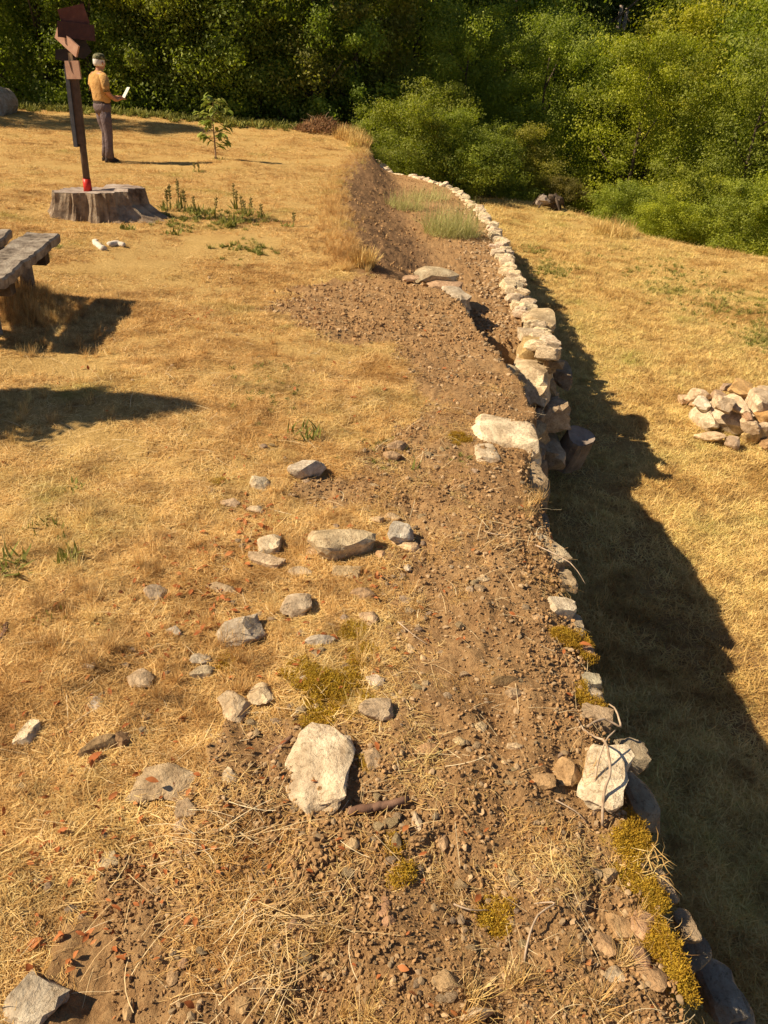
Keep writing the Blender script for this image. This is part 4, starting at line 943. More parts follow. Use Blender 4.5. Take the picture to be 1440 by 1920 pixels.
for i, (x, y, H, k, c) in enumerate([(-16, 29, 13, 'broad', G_DARK), (-11.5, 31, 14, 'broad', G_MID), (-7.2, 31, 14, 'tall', G_DARK), (-3.2, 31.5, 13, 'broad', G_MID), (0, 33, 14, 'tall', G_DARK), (-14, 36, 17, 'tall', G_MID), (-8, 37, 17, 'broad', G_DARK), (-2.5, 37.5, 16, 'broad', G_OLV), (-20, 33, 15, 'broad', G_DARK)]):
    tree(k, x, y, H, c, 'tall broadleaf tree showing only between the tops of the trees along the lawn', group='taller trees behind the lawn edge')
# dense bushes behind the curving wall
for x, y, H, c, l, wd in [(-.1, 22.6, 2.5, G_MID, 'round green bush where the brush pile and lawn end', 1), (1.2, 22.9, 2.3, G_DARK, 'dark bush behind the far bend of the white wall', 1.1), (2.4, 24.6, 2.3, G_DARK, 'dark bush in the corner between the white wall and the meadow', 1.1),
                        (.6, 25.2, 3.4, G_MID, 'tall leafy bush behind the bushes at the wall bend', 1), (3.5, 26.2, 2.8, G_OLV, 'olive bush above the end of the meadow', 1), (4.6, 24.9, 1.6, (.15, .13, .03), 'low yellowish bush beside the root stump at the meadow end', 1.2), (-1.2, 25.0, 2.4, G_MID, 'bush filling the gap behind the brush pile', 1),
                        (5.9, 22.6, 2.0, G_MID, 'green bush right of the root stump', 1.1), (6.5, 20.9, 1.5, G_YEL, 'low yellow-green bush half way along the meadow edge', 1.2), (8.0, 20.4, 2.2, G_MID, 'rounded bush towards the right of the meadow edge', 1.1), (9.4, 19.0, 2.2, G_YEL, 'bright bush at the right end of the meadow edge', 1.1), (11, 18.6, 2.5, G_MID, 'large bush beyond the right end of the meadow edge', 1.1),
                        (7.4, 22.9, 2.9, G_MID, 'taller bush in the second line behind the meadow edge', 1.1), (9.8, 21.8, 3.0, G_YEL, 'tall bright bush in the second line at the right', 1.1), (12.4, 21, 3.2, G_MID, 'tall bush in the second line at the far right', 1.1)]:
    tree('bush', x, y, H*.9, c, l, 'bush', 'bushes along the meadow and wall bend', wide=wd)
# crowns on the slope beyond the meadow
SL = [(1.5, 28, 6.0, 'broad', G_MID), (4.2, 29, 6.5, 'broad', G_DARK), (7, 27, 7.0, 'broad', G_YEL), (10.2, 26, 7.0, 'broad', G_MID), (13.6, 25, 7.5, 'broad', G_YEL), (17, 26, 9, 'broad', G_MID),
      (1.8, 33, 10, 'edge', G_DARK), (5.2, 34, 9, 'broad', G_DARK), (9, 33, 10, 'broad', G_YEL), (13, 32, 11, 'broad', G_MID), (17.5, 32, 12, 'broad', G_YEL), (22, 32, 13, 'broad', G_MID),
      (3, 39, 14, 'broad', G_DARK), (7.2, 40, 15, 'conifer', G_BLU), (11, 39, 13, 'tall', G_DARK), (15.5, 39, 15, 'broad', G_YEL), (20.5, 39, 16, 'broad', G_MID), (26, 39, 17, 'broad', G_YEL),
      (-1, 43, 17, 'broad', G_DARK), (4.5, 45, 20, 'broad', G_MID), (8.8, 46, 19, 'conifer', G_BLU), (11.6, 46, 20, 'conifer', G_OLV), (14.2, 47, 19, 'conifer', G_BLU), (17.2, 46, 18, 'tall', G_OLV), (21.5, 46, 19, 'broad', G_YEL), (27, 46, 20, 'broad', G_MID), (33, 46, 21, 'broad', G_MID)]
SLAB = {'G_YEL': 'yellow-green'}
ORD = ['leftmost', 'second from the left', 'third from the left', 'fourth from the left', 'fifth from the left', 'rightmost']
_seen = {}
def rowof(y): return ('just below the meadow edge' if y < 30 else 'on the slope below the meadow' if y < 36 else 'in the valley behind the nearer crowns' if y < 42 else 'high at the back of the valley')
def colname(c): return 'bright yellow-green' if c == G_YEL else 'olive' if c == G_OLV else 'blue-dark' if c == G_BLU else 'dark green' if c == G_DARK else 'mid green'
for i, (x, y, H, k, c) in enumerate(SL):
    key = (colname(c), rowof(y)); tot = sum(1 for s in SL if (colname(s[4]), rowof(s[1])) == key); n_ = _seen.get(key, 0); _seen[key] = n_+1
    pre = '' if tot == 1 else ORD[n_ if n_ < tot-1 else 5 if tot > 1 else 0]+' '
    tree(k, x, y, H, c, '%s%s %s tree %s' % (pre, key[0], 'spruce-like' if k == 'conifer' else 'broadleaf', key[1]), group='%s trees %s' % key)
# rows up the far hillside, alike
for y in (54, 63, 73, 84):
    x = -34+tr_r.uniform(0, 4)
    while x < 62:
        c = tr_r.choice([G_MID, G_DARK, G_YEL, G_OLV, G_MID])
        tree(tr_r.choice(['broad', 'broad', 'tall', 'conifer']), x, y+tr_r.uniform(-3, 3), tr_r.uniform(14, 19), c, 'distant tree on the wooded hillside across the valley', group='distant hillside trees')
        x += tr_r.uniform(5.5, 7.5)
# bare dead trunks at the top of the view
for px, yy, H in ((1165, 41, 13), (1176, 41.5, 13), (1215, 42, 12)):
    p = at_depth(px, 20, yy); z = float(lower_h(np.array(p.x), np.array(yy))); b = MB()
    b.tube([(0, 0, 0), (.1, 0, H*.5), (.0, .1, H)], [.16, .13, .09], 8)
    t_ = empty('bare_tree', (p.x, yy, z)); tag(t_, 'bare pale pine trunk rising among dark conifers', 'tree', 'bare trunks among the dark conifers'); b.build('trunk', M_PALEBARK, t_, True)

# shade-giving trees left of the view, unseen cone added to cast the pointed shadow on the lawn
tree('edge', -14.5, 20.6, 8.0, G_DARK, 'dark tree outside the lawn that shades its far corner', zoff=1.4)
def dense_cone():
    t = empty('unseen_shadow_cone', (-3.42, 3.56, -.02)); tag(t, 'unseen leafy cone added to cast the pointed shadow across the near lawn', 'shadow caster')
    me = crown_mesh(77, 2.12, .34, .02, 260, 60, .05, lambda q: min(1, max(.02, (1-q)*2.3))**.8, rc=(.05, .08)); c = link('crown', me, None, t); c.color = (*G_DARK, 1)
    b = MB(); b.rings([(0, 0, .1, .22, .22), (0, 0, .5, .27, .27), (0, 0, 1.3, .26, .26), (0, 0, 1.6, .2, .2), (0, 0, 1.85, .11, .11), (0, 0, 2.08, .015, .015)], 12); b.build('solid_core', M_BARK, t)  # solid body added inside so the cone casts a full shadow
dense_cone()
# pale rock at the outer end of the crest
rock('boulder', 6, 212, 46, 70, 1.3, 0, (.50, .50, .52), 'pale grey boulder in the deep shade at the outer end of the lawn', 'boulder', None, 3, 5, .3, 0, 7)
# ------------------------------------------------------------ brush pile, root stump, roots and sticks
def P1(px, py, hf=None):
    p = hit(np.array(float(px)), np.array(float(py)), hf); return Vector([float(v) for v in p])
bp = P1(608, 248); bpo = empty('brush_pile', bp); tag(bpo, 'heap of reddish brown cut brush and dry bracken at the end of the lawn', 'brush pile')
r = np.random.default_rng(3); b = MB()
for k in range(150):
    a = r.uniform(0, 2*PI); q = r.uniform(0, .75); p = Vector((q*math.cos(a)*1.2, q*math.sin(a)*.7, .38*(1-q/.8)*r.uniform(.2, 1))); d = Vector(r.normal(size=3)); d.z = d.z*.35+.15; d.normalize(); l = r.uniform(.15, .4)
    b.tube([p, p+d*l*.5+Vector((0, 0, .03)), p+d*l], [.008, .006, .003], 3, caps=False)
b.build('twigs', M_TWIG, bpo)
me = blades(901, 1500, .8, (.06, .22), (.012, .035), (.1, 1.2), .7); V = np.empty(len(me.vertices)*3); me.vertices.foreach_get('co', V); V = V.reshape(-1, 3)
V[:, 2] += np.clip(.42*(1-np.hypot(V[:, 0]/1.1, V[:, 1])/.85), 0, 1)*np.repeat(r.uniform(.3, 1, len(V)//8), 8); me.vertices.foreach_set('co', V.ravel()); link('dry_bracken', me, mat_blade('dry_bracken_leaf', [(0, (.14, .06, .025)), (.5, (.30, .15, .06)), (.85, (.45, .30, .12)), (1, (.2, .2, .05))], .2), bpo)
rs = P1(1027, 392, lower_h); rso = empty('root_stump', rs); tag(rso, 'weathered uprooted stump with a pale broken face at the end of the meadow', 'stump')
me = rock_mesh(88, (.62, .5, .46), 3, 10, 0, .5, name='root_body'); me.materials.append(M_BARK); o = link('root_body', me, None, rso); o.location = (.12, 0, .18)
me = rock_mesh(89, (.42, .25, .30), 3, 8, 0, .5); me.materials.append(M_PALEBARK); o = link('broken_face', me, None, rso); o.location = (-.18, -.18, .24)
b = MB()
for a, l in ((.3, .5), (1.2, .4), (2.6, .45), (3.9, .4), (5.2, .5)): b.tube([(0, 0, .2), (math.cos(a)*l*.6, math.sin(a)*l*.5, .30), (math.cos(a)*l, math.sin(a)*l, .05)], [.07, .045, .02], 6)
b.build('root', M_BARK, rso)

def stick(name, pts, r0, r1, mat, label, cat, hf=None, lift=.5, zs=None, n=7, parent=None):
    P = [P1(*p, hf) for p in pts]
    if zs: P = [p+Vector((0, 0, z)) for p, z in zip(P, zs)]
    Q = []
    for i in range(len(P)-1):
        a, b_, c_, d_ = P[max(i-1, 0)], P[i], P[i+1], P[min(i+2, len(P)-1)]
        for t in (0, .25, .5, .75): Q.append(.5*((2*b_)+(c_-a)*t+(2*a-5*b_+4*c_-d_)*t*t+(3*b_-a-3*c_+d_)*t**3)+Vector((random.uniform(-1, 1), random.uniform(-1, 1), random.uniform(-1, 1)))*r0*.25)
    P = Q+[P[-1]]
    o0 = P[0].copy(); b = MB(); k = len(P)
    b.tube([p-o0+Vector((0, 0, r0*lift)) for p in P], [r0+(r1-r0)*i/(k-1) for i in range(k)], n)
    o = b.build(name, mat, parent, True); o.location = o0
    if label: tag(o, label, cat)
    return o
M_STICK = mat_plain('brown_stick', [(.35, (.13, .065, .04)), (.7, (.26, .15, .10))], 15, 60, .6, .004)
stick('stick', [(655,1522),(690,1520),(712,1512),(735,1510),(765,1502)], .013, .010, M_STICK, 'thick short brown stick on the soil just right of the largest stone', 'stick')
stick('stick', [(505,1420),(525,1402),(548,1384)], .009, .007, M_STICK, 'short brown stick leaning against the left of the largest stone', 'stick')
stick('stick', [(488,1482),(505,1462),(528,1440)], .007, .005, M_STICK, 'thin brown twig below the leaning stick left of the largest stone', 'stick')
M_ROOT = mat_plain('pale_root', [(.38, (.28, .19, .12)), (.62, (.56, .43, .31))], 20, 60, .3, .003)
stick('root', [(1128,1553),(1122,1520),(1130,1490),(1122,1440),(1110,1400),(1092,1378),(1080,1352)], .0045, .0025, M_ROOT, 'pale root draped over the white split block at the wall edge', 'root', zs=[.01, .07, .10, .10, .04, .02, .01])
stick('root', [(1108,1515),(1110,1470),(1122,1436),(1140,1415)], .003, .002, M_ROOT, 'thinner pale root on the left of the white split block', 'root', zs=[.02, .07, .10, .10])
stick('root', [(1098,1372),(1128,1362),(1160,1372),(1150,1345),(1140,1330)], .0045, .0025, M_ROOT, 'gnarled pale root on the brink just above the white split block', 'root', zs=[.02, .03, .02, .03, .02])
stick('root', [(980,1815),(988,1770),(1004,1732),(1036,1708),(1000,1700)], .003, .0015, M_ROOT, 'forked whitish root on the soil left of the leaning slate', 'root', zs=[.01, .02, .03, .03, .01])
stick('root', [(1002,1030),(1040,1060),(1070,1085),(1096,1104)], .003, .0012, M_ROOT, 'long thin straw root sticking out over the wall edge', 'root', zs=[.02, .05, .06, .02])
stick('twig', [(222,1120),(240,1118),(254,1104),(258,1090)], .005, .003, M_ROOT, 'small bent dry twig on the lawn left of the pointed grey stone', 'twig')
stick('twig', [(-5,1212),(8,1190),(14,1172)], .013, .008, M_STICK, 'dark broken twig at the side of the lawn', 'twig')
stick('root_piece', [(178,455),(184,463),(196,470)], .03, .035, mat_plain('bleached', [(.35, (.50, .42, .34)), (.7, (.80, .72, .62))], 12, 40, .5, .01), 'bleached knobbly root end lying below the tree stump, left piece', 'root')
stick('root_piece', [(205,462),(220,460),(234,464)], .035, .025, MATS['bleached'], 'bleached root piece lying below the tree stump, right piece', 'root')
stick('straw', [(1010,1740),(1002,1700),(985,1678)], .002, .001, M_ROOT, 'single curved straw on the gravel left of the leaning slate', 'straw') if False else None
for pts, lab in [([(905,1000),(930,1010),(965,1005)],'fine dry root curling on the soil before the white edge stones'),([(1040,1505),(1075,1530),(1098,1548)],'fine reddish rootlet below the tall tan rock'),([(850,1700),(880,1716),(915,1712)],'thin root fragment on gravel right of the reddish stone'),([(745,1170),(775,1200),(800,1212)],'forked dry rootlet by the mossy hollow')]:
    stick('root', pts, .0025, .0012, M_ROOT, lab, 'root', zs=[.01, .02, .01])
# red dead leaves one can pick out
DL = [(1225,1905,.055,'orange-red dead leaf at the near end of the wall edge'), (178,1428,.05,'orange dead leaf curled under the mossy half-buried log stone'), (288,1488,.035,'little orange leaf lying on the flat long slab'), (64,1780,.045,'long red-brown leaf in the near litter'),
      (1095,1215,.05,'pinkish orange leaf in the yellow moss at the brink'), (488,990,.05,'red crumpled leaf above the square pale stone'), (430,1045,.05,'orange leaf on edge, left of the brick-like slab'), (446,1112,.05,'orange leaf at the tip of the long thin grey stone'), (895,1690,.03,'small red leaf on the gravel right of the reddish stone'), (330,1064,.04,'pinkish leaf in the lawn above the pointed grey stone')]
for px, py, L, lab in DL:
    p = P1(px, py); me = leaf_mesh(px, L, L*.5); me.materials.append(M_RED); o = link('dead_leaf', me); o.location = p+Vector((0, 0, .012 if (px, py) != (288, 1488) else .05)); o.rotation_euler = (.1, .2, px % 6); tag(o, lab, 'leaf')

# ------------------------------------------------------------ weeds and small plants
def weed(px, py, h, label, mat=M_GREEN, n=26, rad=.05, spike=0, hf=None, name='weed', cat='weed', group=None, wd=(.008, .016)):
    p = P1(px, py, hf); o = empty(name, p); tag(o, label, cat, group); sd_ = int(px*3+py)
    h *= .62 if py < 500 else 1
    link('leaves', blades(sd_, n, rad, (h*.4, h*.8), wd, (.3, 1.4), .4, rise=1, name='leaves'), mat, o)
    if spike:
        b = MB(); rr = random.Random(sd_)
        for k in range(spike):
            x, y = rr.uniform(-rad, rad), rr.uniform(-rad, rad); H = h*rr.uniform(.9, 1.5); b.tube([(x, y, 0), (x*1.1, y, H*.5), (x*1.2, y, H)], [.004, .005, .007], 5)
            for j in range(16):
                t = .45+.55*j/16; a = j*2.4; c = Vector((x*(1+.2*t), y, H*t)); d = Vector((math.cos(a), math.sin(a), .6))*.028
                b.add([c, c+d*.6+Vector((0, 0, .012)), c+d, c+d*.6-Vector((0, 0, .010))], [(0, 1, 2, 3)])
        b.build('flower_spike', MATS.get('seed_spike') or mat_plain('seed_spike', [(.35, (.16, .14, .04)), (.7, (.34, .28, .09))], 30, 60, .2, .002), o)
    return o
for a in [(570,818,.13,'low green weed by the first pale stones near the rubble', 30, .09, 0), (130,1050,.10,'small green weed in the lawn, right of two', 30, .06, 0), (28,1065,.12,'small green weed in the lawn, left of two, at the side', 34, .07, 0), (85,1000,.07,'row of little green leaves above the two lawn weeds', 30, .12, 0), (130,920,.05,'faint dull green weed in the open lawn', 20, .07, 0), (90,1162,.05,'tiny green weed below the two lawn weeds', 14, .06, 0),
          (312,395,.38,'tall seed-headed weed closest to the tree stump', 12, .08, 3), (335,392,.42,'tall seed-headed weed second from the tree stump', 14, .1, 3), (362,398,.34,'seed-headed weed in the middle of the clump beyond the stump', 20, .12, 3), (385,405,.30,'leafy weed right of the middle of the clump beyond the stump', 26, .15, 1), (428,425,.40,'dark green broad-leaved weed where the stump shadow ends', 40, .10, 0), (440,392,.40,'lone tall spiky weed behind the broad-leaved weed', 10, .05, 2), (465,405,.30,'spiky green weed right of the lone tall one', 22, .10, 3),
          (490,408,.26,'small spiky weed at the end of the row', 16, .08, 1), (240,430,.16,'bright green weed at the foot of the tree stump', 26, .08, 0), (320,440,.16,'green weed in the shadow of the stump root', 24, .12, 0), (455,465,.12,'flat green patch of weed beyond the stump shadow', 44, .22, 0), (540,425,.2,'thin weed farthest right of the stump', 12, .08, 1), (370,322,.2,'dry thin weed in front of the sapling', 10, .1, 2), (410,300,.14,'tuft of dry leaves at the foot of the sapling', 24, .1, 0), (777,880,.12,'two narrow green blades rising from the near rubble', 4, .02, 0)]:
    px, py, h, lab, n_, rad, spk = a; weed(px, py, h, lab, n=n_, rad=rad, spike=spk, wd=(.008, .016) if py > 800 else (.015, .035))
for px, py, h, lab, rad in [(845,440,.62,'big feathery pale green plant on the terrace beside the white wall',.42), (758,392,.42,'smaller feathery pale green plant at the foot of the earth bank',.36), (800,375,.36,'wispy grey-green plant between the two feathery ones',.45), (272,905,.01,None,.1)]:
    if not lab: continue
    p = P1(px, py); o = empty('feathery_plant', p); tag(o, lab, 'plant')
    link('fine_leaves', blades(px, 900 if px > 820 else 420, rad, (h*.3, h), (.004, .009), (.25, 1.45), .6, rise=1, name='fine_leaves'), M_FEATHER, o)
for px, py, h, rad, lab in [(545,655,.08,.25,None),(655,262,.4,.4,'tall dry straw grass at the corner of the lawn before the round bush'), (672,275,.35,.3,'shorter dry straw grass beside the round bush'), (680,500,.22,.12,'dry grass tuft on the edge of the reddish earth patch'), (1090,395,.5,.5,'tall dry grass in front of the bushes right of the root stump'), (1150,440,.4,.5,'yellowing tall grass at the edge of the bushes'), (830,330,.4,.5,'dry ferny grass behind the bend of the white wall'), (975,365,.35,.4,'dry reddish grass at the dark bush by the meadow end')]:
    if not lab: continue
    p = P1(px, py, lower_h if px > 800 else None); o = empty('tall_grass', p); tag(o, lab, 'grass tuft')
    link('blades', blades(px+py, 500, rad, (h*.5, h*1.1), (.006, .014), (.7, 1.45), .3, rise=1, name='blades'), M_PALESTRAW, o)

# ------------------------------------------------------------ grass, straw, clods, gravel, moss and litter
def pts_polar(n, x0, x1, y0, y1, pw):
    """random ground points, thinning with distance"""
    u = rng.uniform(0, 1, n); k = 1-pw
    y = (y0**k+(y1**k-y0**k)*u)**(1/k) if abs(k) > 1e-3 else y0*(y1/y0)**u
    x = rng.uniform(0, 1, n)*(x1-x0)+x0; return x, y
def slope_rot(x, y, hf, amt=.9):
    e = .05; zx = (hf(x+e, y)-hf(x-e, y))/(2*e); zy = (hf(x, y+e)-hf(x, y-e))/(2*e)
    yaw = rng.uniform(0, 2*PI, len(x))
    # tilt by the slope in the rotated frame (small angles)
    c, s = np.cos(yaw), np.sin(yaw); gx_ = zx*c+zy*s; gy_ = -zx*s+zy*c
    return np.stack([np.arctan(gy_)*amt, -np.arctan(gx_)*amt, yaw], 1)
uh = lambda x, y: upper_h(x, y, False)
def clear(x, y, k=.92):
    m = np.ones(len(x), bool)
    for sx, sy, sr in STONES: m &= (x-sx)**2+(y-sy)**2 > (sr*k)**2
    return m
def fan(n, y0, y1, pw, spread=.62, pad=.5, edge=None):
    x, y = pts_polar(n, 0, 1, y0, y1, pw); e = edge_x(y); x = e-x*(e+spread*y+pad); return x, y
# dry thatch near
x, y = fan(24000, .55, 6.5, .6); sm = soil_mask(x, y); mo = moss_mask(x, y); pt = fbm(x, y, .5, 3, 201)
keep = (sm < .5) & (mo < .4) & (rng.uniform(0, 1, len(x)) < .66+1.5*pt) & clear(x, y); x, y = x[keep], y[keep]
scatter('dry_grass', 'thatch', np.stack([x, y, upper_h(x, y)+.002], 1), slope_rot(x, y, uh), rng.uniform(.7, 1.3, len(x))*np.clip(.8+y*.06, .8, 1.25), 'short matted dry grass on the near lawn', 'grass')
# sparse straw over the near bare soil, thicker in drifts
x, y = fan(5600, .5, 5.5, .5, .3, .1); dr = fbm(x, y, .32, 3, 211)+.5*np.exp(-((x+.15)**2/.06+(y-1.05)**2/.05))+.35*np.exp(-((x+.05)**2/.12+(y-2.9)**2/.5))
keep = (soil_mask(x, y) > .5) & (rng.uniform(0, 1, len(x)) < np.clip(dr*.9-.10, .03, .33)) & clear(x, y); x, y = x[keep], y[keep]
scatter('straw_drift', 'thatch', np.stack([x, y, upper_h(x, y)+.002], 1), slope_rot(x, y, uh), rng.uniform(.5, 1.1, len(x)), 'thin straw caught on the bare soil', 'straw')
# coarser turf farther off
x, y = fan(30000, 5.5, 25.5, 1.3, .62, 1.5); sm = soil_mask(x, y); pt = fbm(x, y, .9, 3, 221); xt_ = np.interp(y, XT_Y, XT_X)
keep = (sm < .5) & (x < xt_+.08) & (rng.uniform(0, 1, len(x)) < .68+1.6*pt); x, y = x[keep], y[keep]
scatter('dry_turf', 'turf', np.stack([x, y, uh(x, y)-.005], 1), slope_rot(x, y, uh), rng.uniform(.7, 1.4, len(x))*np.clip(.75+y*.03, .8, 1.4), 'dry mown grass of the far lawn', 'grass')
# taller tufts
x, y = fan(1900, .9, 24, .8, .6, 1); pt = fbm(x, y, .6, 2, 231); keep = (soil_mask(x, y) < .5) & (pt > .12); x, y = x[keep], y[keep]
x2, y2 = fan(130, .7, 4, .3, .15, .1); k2 = fbm(x2, y2, .3, 2, 233) > .2; x = np.concatenate([x, x2[k2]]); y = np.concatenate([y, y2[k2]])
scatter('grass_tufts', 'tuft', np.stack([x, y, uh(x, y)], 1), slope_rot(x, y, uh, .3), rng.uniform(.4, .85, len(x)), 'dry grass tufts standing up a little from the lawn and soil', 'grass')
# tussock under the bench
a = rng.uniform(0, 2*PI, 260); q = np.sqrt(rng.uniform(0, 1, 260))*.45; x, y = -2.75+q*np.cos(a), 5.45+q*np.sin(a)
scatter('tussock', 'tuft', np.stack([x, y, uh(x, y)], 1), slope_rot(x, y, uh, .3), rng.uniform(.5, .95, len(x)), 'thick dry tussock under the bench', 'grass')
# bank fringe
x, y = pts_polar(900, 0, 1, 8.2, 21, 1.1); x = np.interp(y, XT_Y, XT_X)+rng.normal(-.10, .12, len(y))
scatter('bank_fringe', 'tuft', np.stack([x, y, uh(x, y)], 1), slope_rot(x, y, uh, .8), rng.uniform(.4, .9, len(x)), 'dry grass hanging over the top of the earth bank', 'grass')
# meadow
x, y = pts_polar(30000, 0, 1, 1.5, 25.5, .9); x = xe(y)+.05+x*(1.0+.72*y-xe(y)+2.0)
pt = fbm(x, y, 1.1, 3, 241); br = np.clip(sst(.1, .5, fbm(x, y, 1.0, 4, 97)+.25-.35*np.abs(x-2.2)), 0, 1)*sst(10, 6, y)
keep = (rng.uniform(0, 1, len(x)) < (.8+.7*pt)*(1-.8*br)) & (y < yb(x)+1.5); x, y = x[keep], y[keep]
scatter('meadow_grass', 'meadow_clump', np.stack([x, y, lower_h(x, y)-.005], 1), slope_rot(x, y, lower_h), rng.uniform(.6, 1.25, len(x))*np.clip(.7+y*.03, .7, 1.4), 'fluffy dry yellow grass of the meadow below the wall', 'grass')
# single stalks
x, y = fan(3000, .5, 7, .4, .45, .3); sm = soil_mask(x, y); keep = (rng.uniform(0, 1, len(x)) < np.where(sm > .5, .55, .6)); x, y = x[keep], y[keep]
scatter('straw_stalks', 'stalk', np.stack([x, y, upper_h(x, y)+.006], 1), slope_rot(x, y, uh), rng.uniform(.4, 1.0, len(x))*np.clip(.7+.15*y, .7, 1.3), 'loose single straws lying on soil and grass', 'straw')
# a bundle of fallen straw near the camera
for cx, cy, az, n_, L in [(-.20, 1.05, -.55, 50, .09), (-.32, 1.24, -1.25, 40, .10), (.02, 1.42, 2.4, 26, .07), (.52, 2.75, -.7, 40, .12), (-.15, .88, -.2, 34, .09)]:
    p_x = rng.normal(cx, .07, n_); p_y = rng.normal(cy, .03, n_); rt = np.stack([rng.normal(0, .12, n_), rng.normal(-.1, .15, n_), rng.normal(az, .35, n_)], 1)
    scatter('straw_bundle', 'stalk', np.stack([p_x, p_y, upper_h(p_x, p_y)+rng.uniform(.006, .03, n_)], 1), rt, rng.uniform(.6, 1.25, n_)*L/.12, 'combed bundle of fallen straw on the soil', 'straw')
# clods and gravel on bare earth
x, y = fan(130000, .5, 7.5, .7, .45, .1); sm = soil_mask(x, y); kk = (sm > .5) & (rng.uniform(0, 1, len(x)) < .8+.9*fbm(x, y, .4, 3, 261)); x, y = x[kk], y[kk]
n_ = len(x); s_ = (.003+.013*rng.uniform(0, 1, n_)**4)*np.clip(.75+.10*y, .7, 1.4)*(1+.8*np.clip(fbm(x, y, .3, 2, 251), -.5, 1))
scatter('soil_crumbs', 'clod_stone', np.stack([x, y, upper_h(x, y)+s_*.25], 1), rng.uniform(0, 6.28, (n_, 3)), s_, 'crumbs and clods of dry brown soil', 'soil')
x, y = fan(8500, .5, 8, .7, .35, .1); sm = soil_mask(x, y); keep = (sm > .5) | (rng.uniform(0, 1, len(x)) < .05); x, y = x[keep], y[keep]
n_ = len(x); s_ = (.006+.020*rng.uniform(0, 1, n_)**4)*np.clip(.7+.15*y, .7, 1.7)
scatter('gravel', 'pebble_stone', np.stack([x, y, upper_h(x, y)+s_*.15], 1), rng.uniform(0, 6.28, (n_, 3))*np.array([.1, .1, 1]), s_, 'small pale gravel on the bare earth', 'gravel')
x, y = pts_polar(9000, 0, 1, 6.0, 20, 1.1); xt_ = np.interp(y, XT_Y, XT_X); x = xt_+x*(edge_x(y)-xt_)
n_ = len(x); s_ = (.006+.045*rng.uniform(0, 1, n_)**6)
scatter('terrace_rubble', 'clod_stone', np.stack([x, y, uh(x, y)+s_*.2], 1), rng.uniform(0, 6.28, (n_, 3)), s_, 'brown rubble on the terrace and bank', 'rubble')
x, y = pts_polar(1600, 0, 1, 5.2, 16, 1.2); x = edge_x(y)-.02-np.abs(rng.normal(0, .28, len(x))); x = np.where(y < 7.5, np.maximum(x, .3), x)
n_ = len(x); s_ = (.02+.045*rng.uniform(0, 1, n_)**3)
scatter('terrace_gravel', 'pebble_stone', np.stack([x, y, uh(x, y)+s_*.2], 1), rng.uniform(0, 6.28, (n_, 3))*np.array([.1, .1, 1]), s_, 'pale stone chips beside the white wall', 'gravel')
# reddish earth patch
x, y = pts_polar(9000, -2.3, .9, 5.4, 8.0, .5); sm = soil_mask(x, y); x, y = x[sm > .5], y[sm > .5]; n_ = len(x); s_ = (.005+.035*rng.uniform(0, 1, n_)**6)
scatter('earth_crumbs', 'clod_stone', np.stack([x, y, upper_h(x, y)+s_*.2], 1), rng.uniform(0, 6.28, (n_, 3)), s_, 'crumbs on the reddish earth patch', 'soil')
# moss
X_m = []
for cx, cy, rr in MOSS:
    n_ = int(rr*rr*60000)+14; a = rng.uniform(0, 2*PI, n_); q = rr*np.sqrt(rng.uniform(0, 1, n_))*1.1; X_m.append(np.stack([cx+q*np.cos(a), cy+q*np.sin(a)*1.2], 1))
X_m = np.concatenate(X_m); k_ = (moss_mask(X_m[:, 0], X_m[:, 1])+1.3*fbm(X_m[:, 0], X_m[:, 1], .045, 4, 83) > rng.uniform(.5, 1.0, len(X_m))) & clear(X_m[:, 0], X_m[:, 1]) & (X_m[:, 0] < xe(X_m[:, 1])+.02); X_m = X_m[k_]
xx = np.minimum(X_m[:, 0], edge_x(X_m[:, 1])+.0); over = X_m[:, 0]-xx
scatter('moss', 'moss_tuft', np.stack([X_m[:, 0], X_m[:, 1], upper_h(xx, X_m[:, 1])+.003-over*.5], 1), np.stack([rng.normal(0, .3, len(X_m)), rng.normal(0, .3, len(X_m))+over*6, rng.uniform(0, 6.28, len(X_m))], 1), rng.uniform(.8, 1.6, len(X_m)), 'golden yellow moss cushions', 'moss')
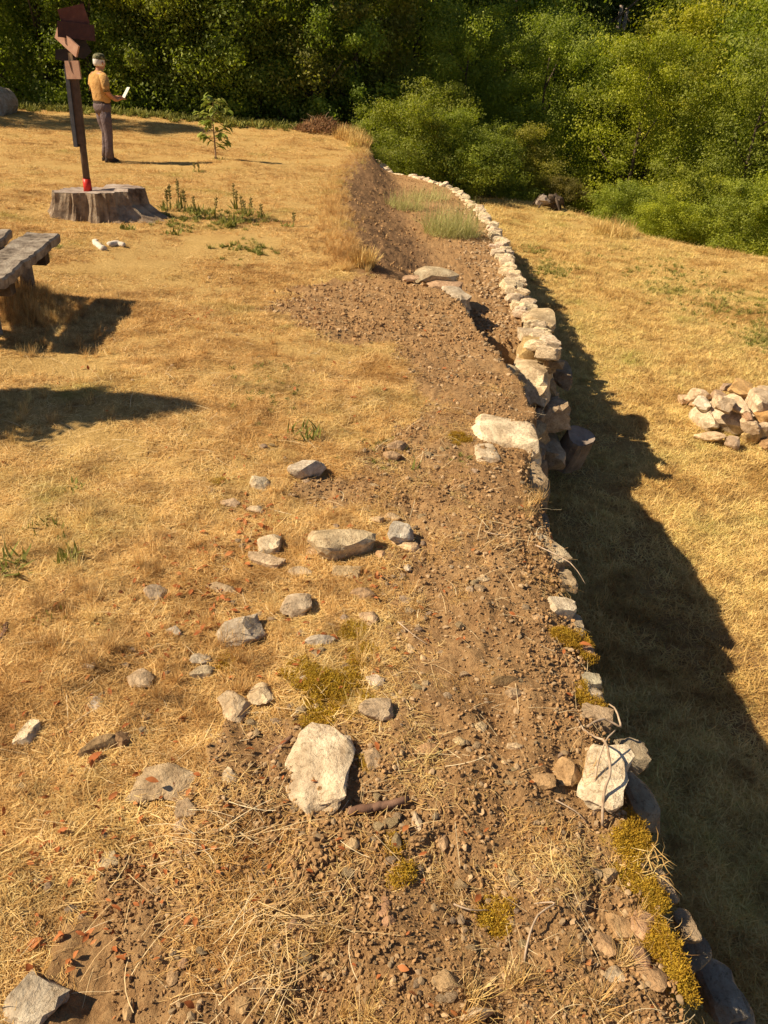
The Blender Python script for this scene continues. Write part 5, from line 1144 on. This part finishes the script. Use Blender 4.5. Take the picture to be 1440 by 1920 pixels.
# dead leaves in drifts
LD = [(365,1150,.14,60),(490,985,.12,50),(430,1060,.16,30),(150,1620,.14,20),(100,1700,.16,30),(60,1620,.10,12),(230,1560,.12,10),(720,1255,.07,14),(280,1090,.2,16),(400,1030,.2,20),(370,598,.20,26),(580,600,.3,10),(760,770,.3,10),(200,1200,.25,26),(340,1190,.12,26),(540,1180,.2,30),(690,1100,.12,20),(600,1000,.2,20),(80,1560,.2,30),(300,1440,.12,14),(610,1240,.15,14),(190,1310,.3,24),(150,1750,.12,16),(450,900,.2,20),(900,1100,.4,20),(500,1560,.3,26),(330,1650,.3,20),(620,770,.3,16)]
L_x, L_y = [], []
for px, py, rr, n_ in LD:
    p = P1(px, py); L_x.append(rng.normal(p.x, rr*.6, n_)); L_y.append(rng.normal(p.y, rr*.8, n_))
x, y = fan(200, .6, 6, 1.0, .5, .3); L_x.append(x); L_y.append(y)
x, y = np.concatenate(L_x), np.concatenate(L_y); x = np.minimum(x, edge_x(y)); n_ = len(x)
scatter('dead_leaves', 'dead_leaf', np.stack([x, y, upper_h(x, y)+.012], 1), np.stack([rng.normal(0, .4, n_), rng.normal(0, .4, n_), rng.uniform(0, 6.28, n_)], 1), rng.uniform(.012, .034, n_)*np.clip(.7+.12*y, .7, 1.3), 'crumbled red-brown dead leaves', 'leaf litter')
# green and weedy patches
GP = [(500,725,.25,70,0),(1040,510,.5,90,1),(1380,580,.9,160,1),(1440,640,.5,90,1),(1250,520,1.2,120,1),(700,840,.15,20,0),(350,410,.35,60,0),(440,415,.4,60,0),(860,865,.1,12,0),(470,470,.3,30,0),(60,470,.3,14,0),(1000,470,.3,40,1)]
gx_, gy_, gz_ = [], [], []
for px, py, rr, n_, lo in GP:
    hf = lower_h if lo else uh; p = P1(px, py, hf); a = rng.normal(p.x, rr*.5, n_); b_ = rng.normal(p.y, rr*.9, n_); gx_.append(a); gy_.append(b_); gz_.append(hf(a, b_))
x, y, z = map(np.concatenate, (gx_, gy_, gz_)); n_ = len(x)
scatter('green_grass', 'green_clump', np.stack([x, y, z], 1), np.stack([x*0, x*0, rng.uniform(0, 6.28, n_)], 1), rng.uniform(.35, .9, n_)*np.clip(y/7, .5, 1.6), 'scattered short green grass in the dry turf', 'grass')
# undergrowth at the feet of the forest edge
x = rng.uniform(-14, 1, 1500); y = 24.3+.5*rng.normal(size=1500)+.0*x; n_ = len(x)
scatter('forest_edge_undergrowth', 'green_clump', np.stack([x, y, uh(x, y)-np.clip(y-24.3, 0, 10)*.8], 1), np.stack([x*0, x*0, rng.uniform(0, 6.28, n_)], 1), rng.uniform(1.5, 4.5, n_), 'weedy undergrowth at the feet of the forest edge', 'undergrowth')
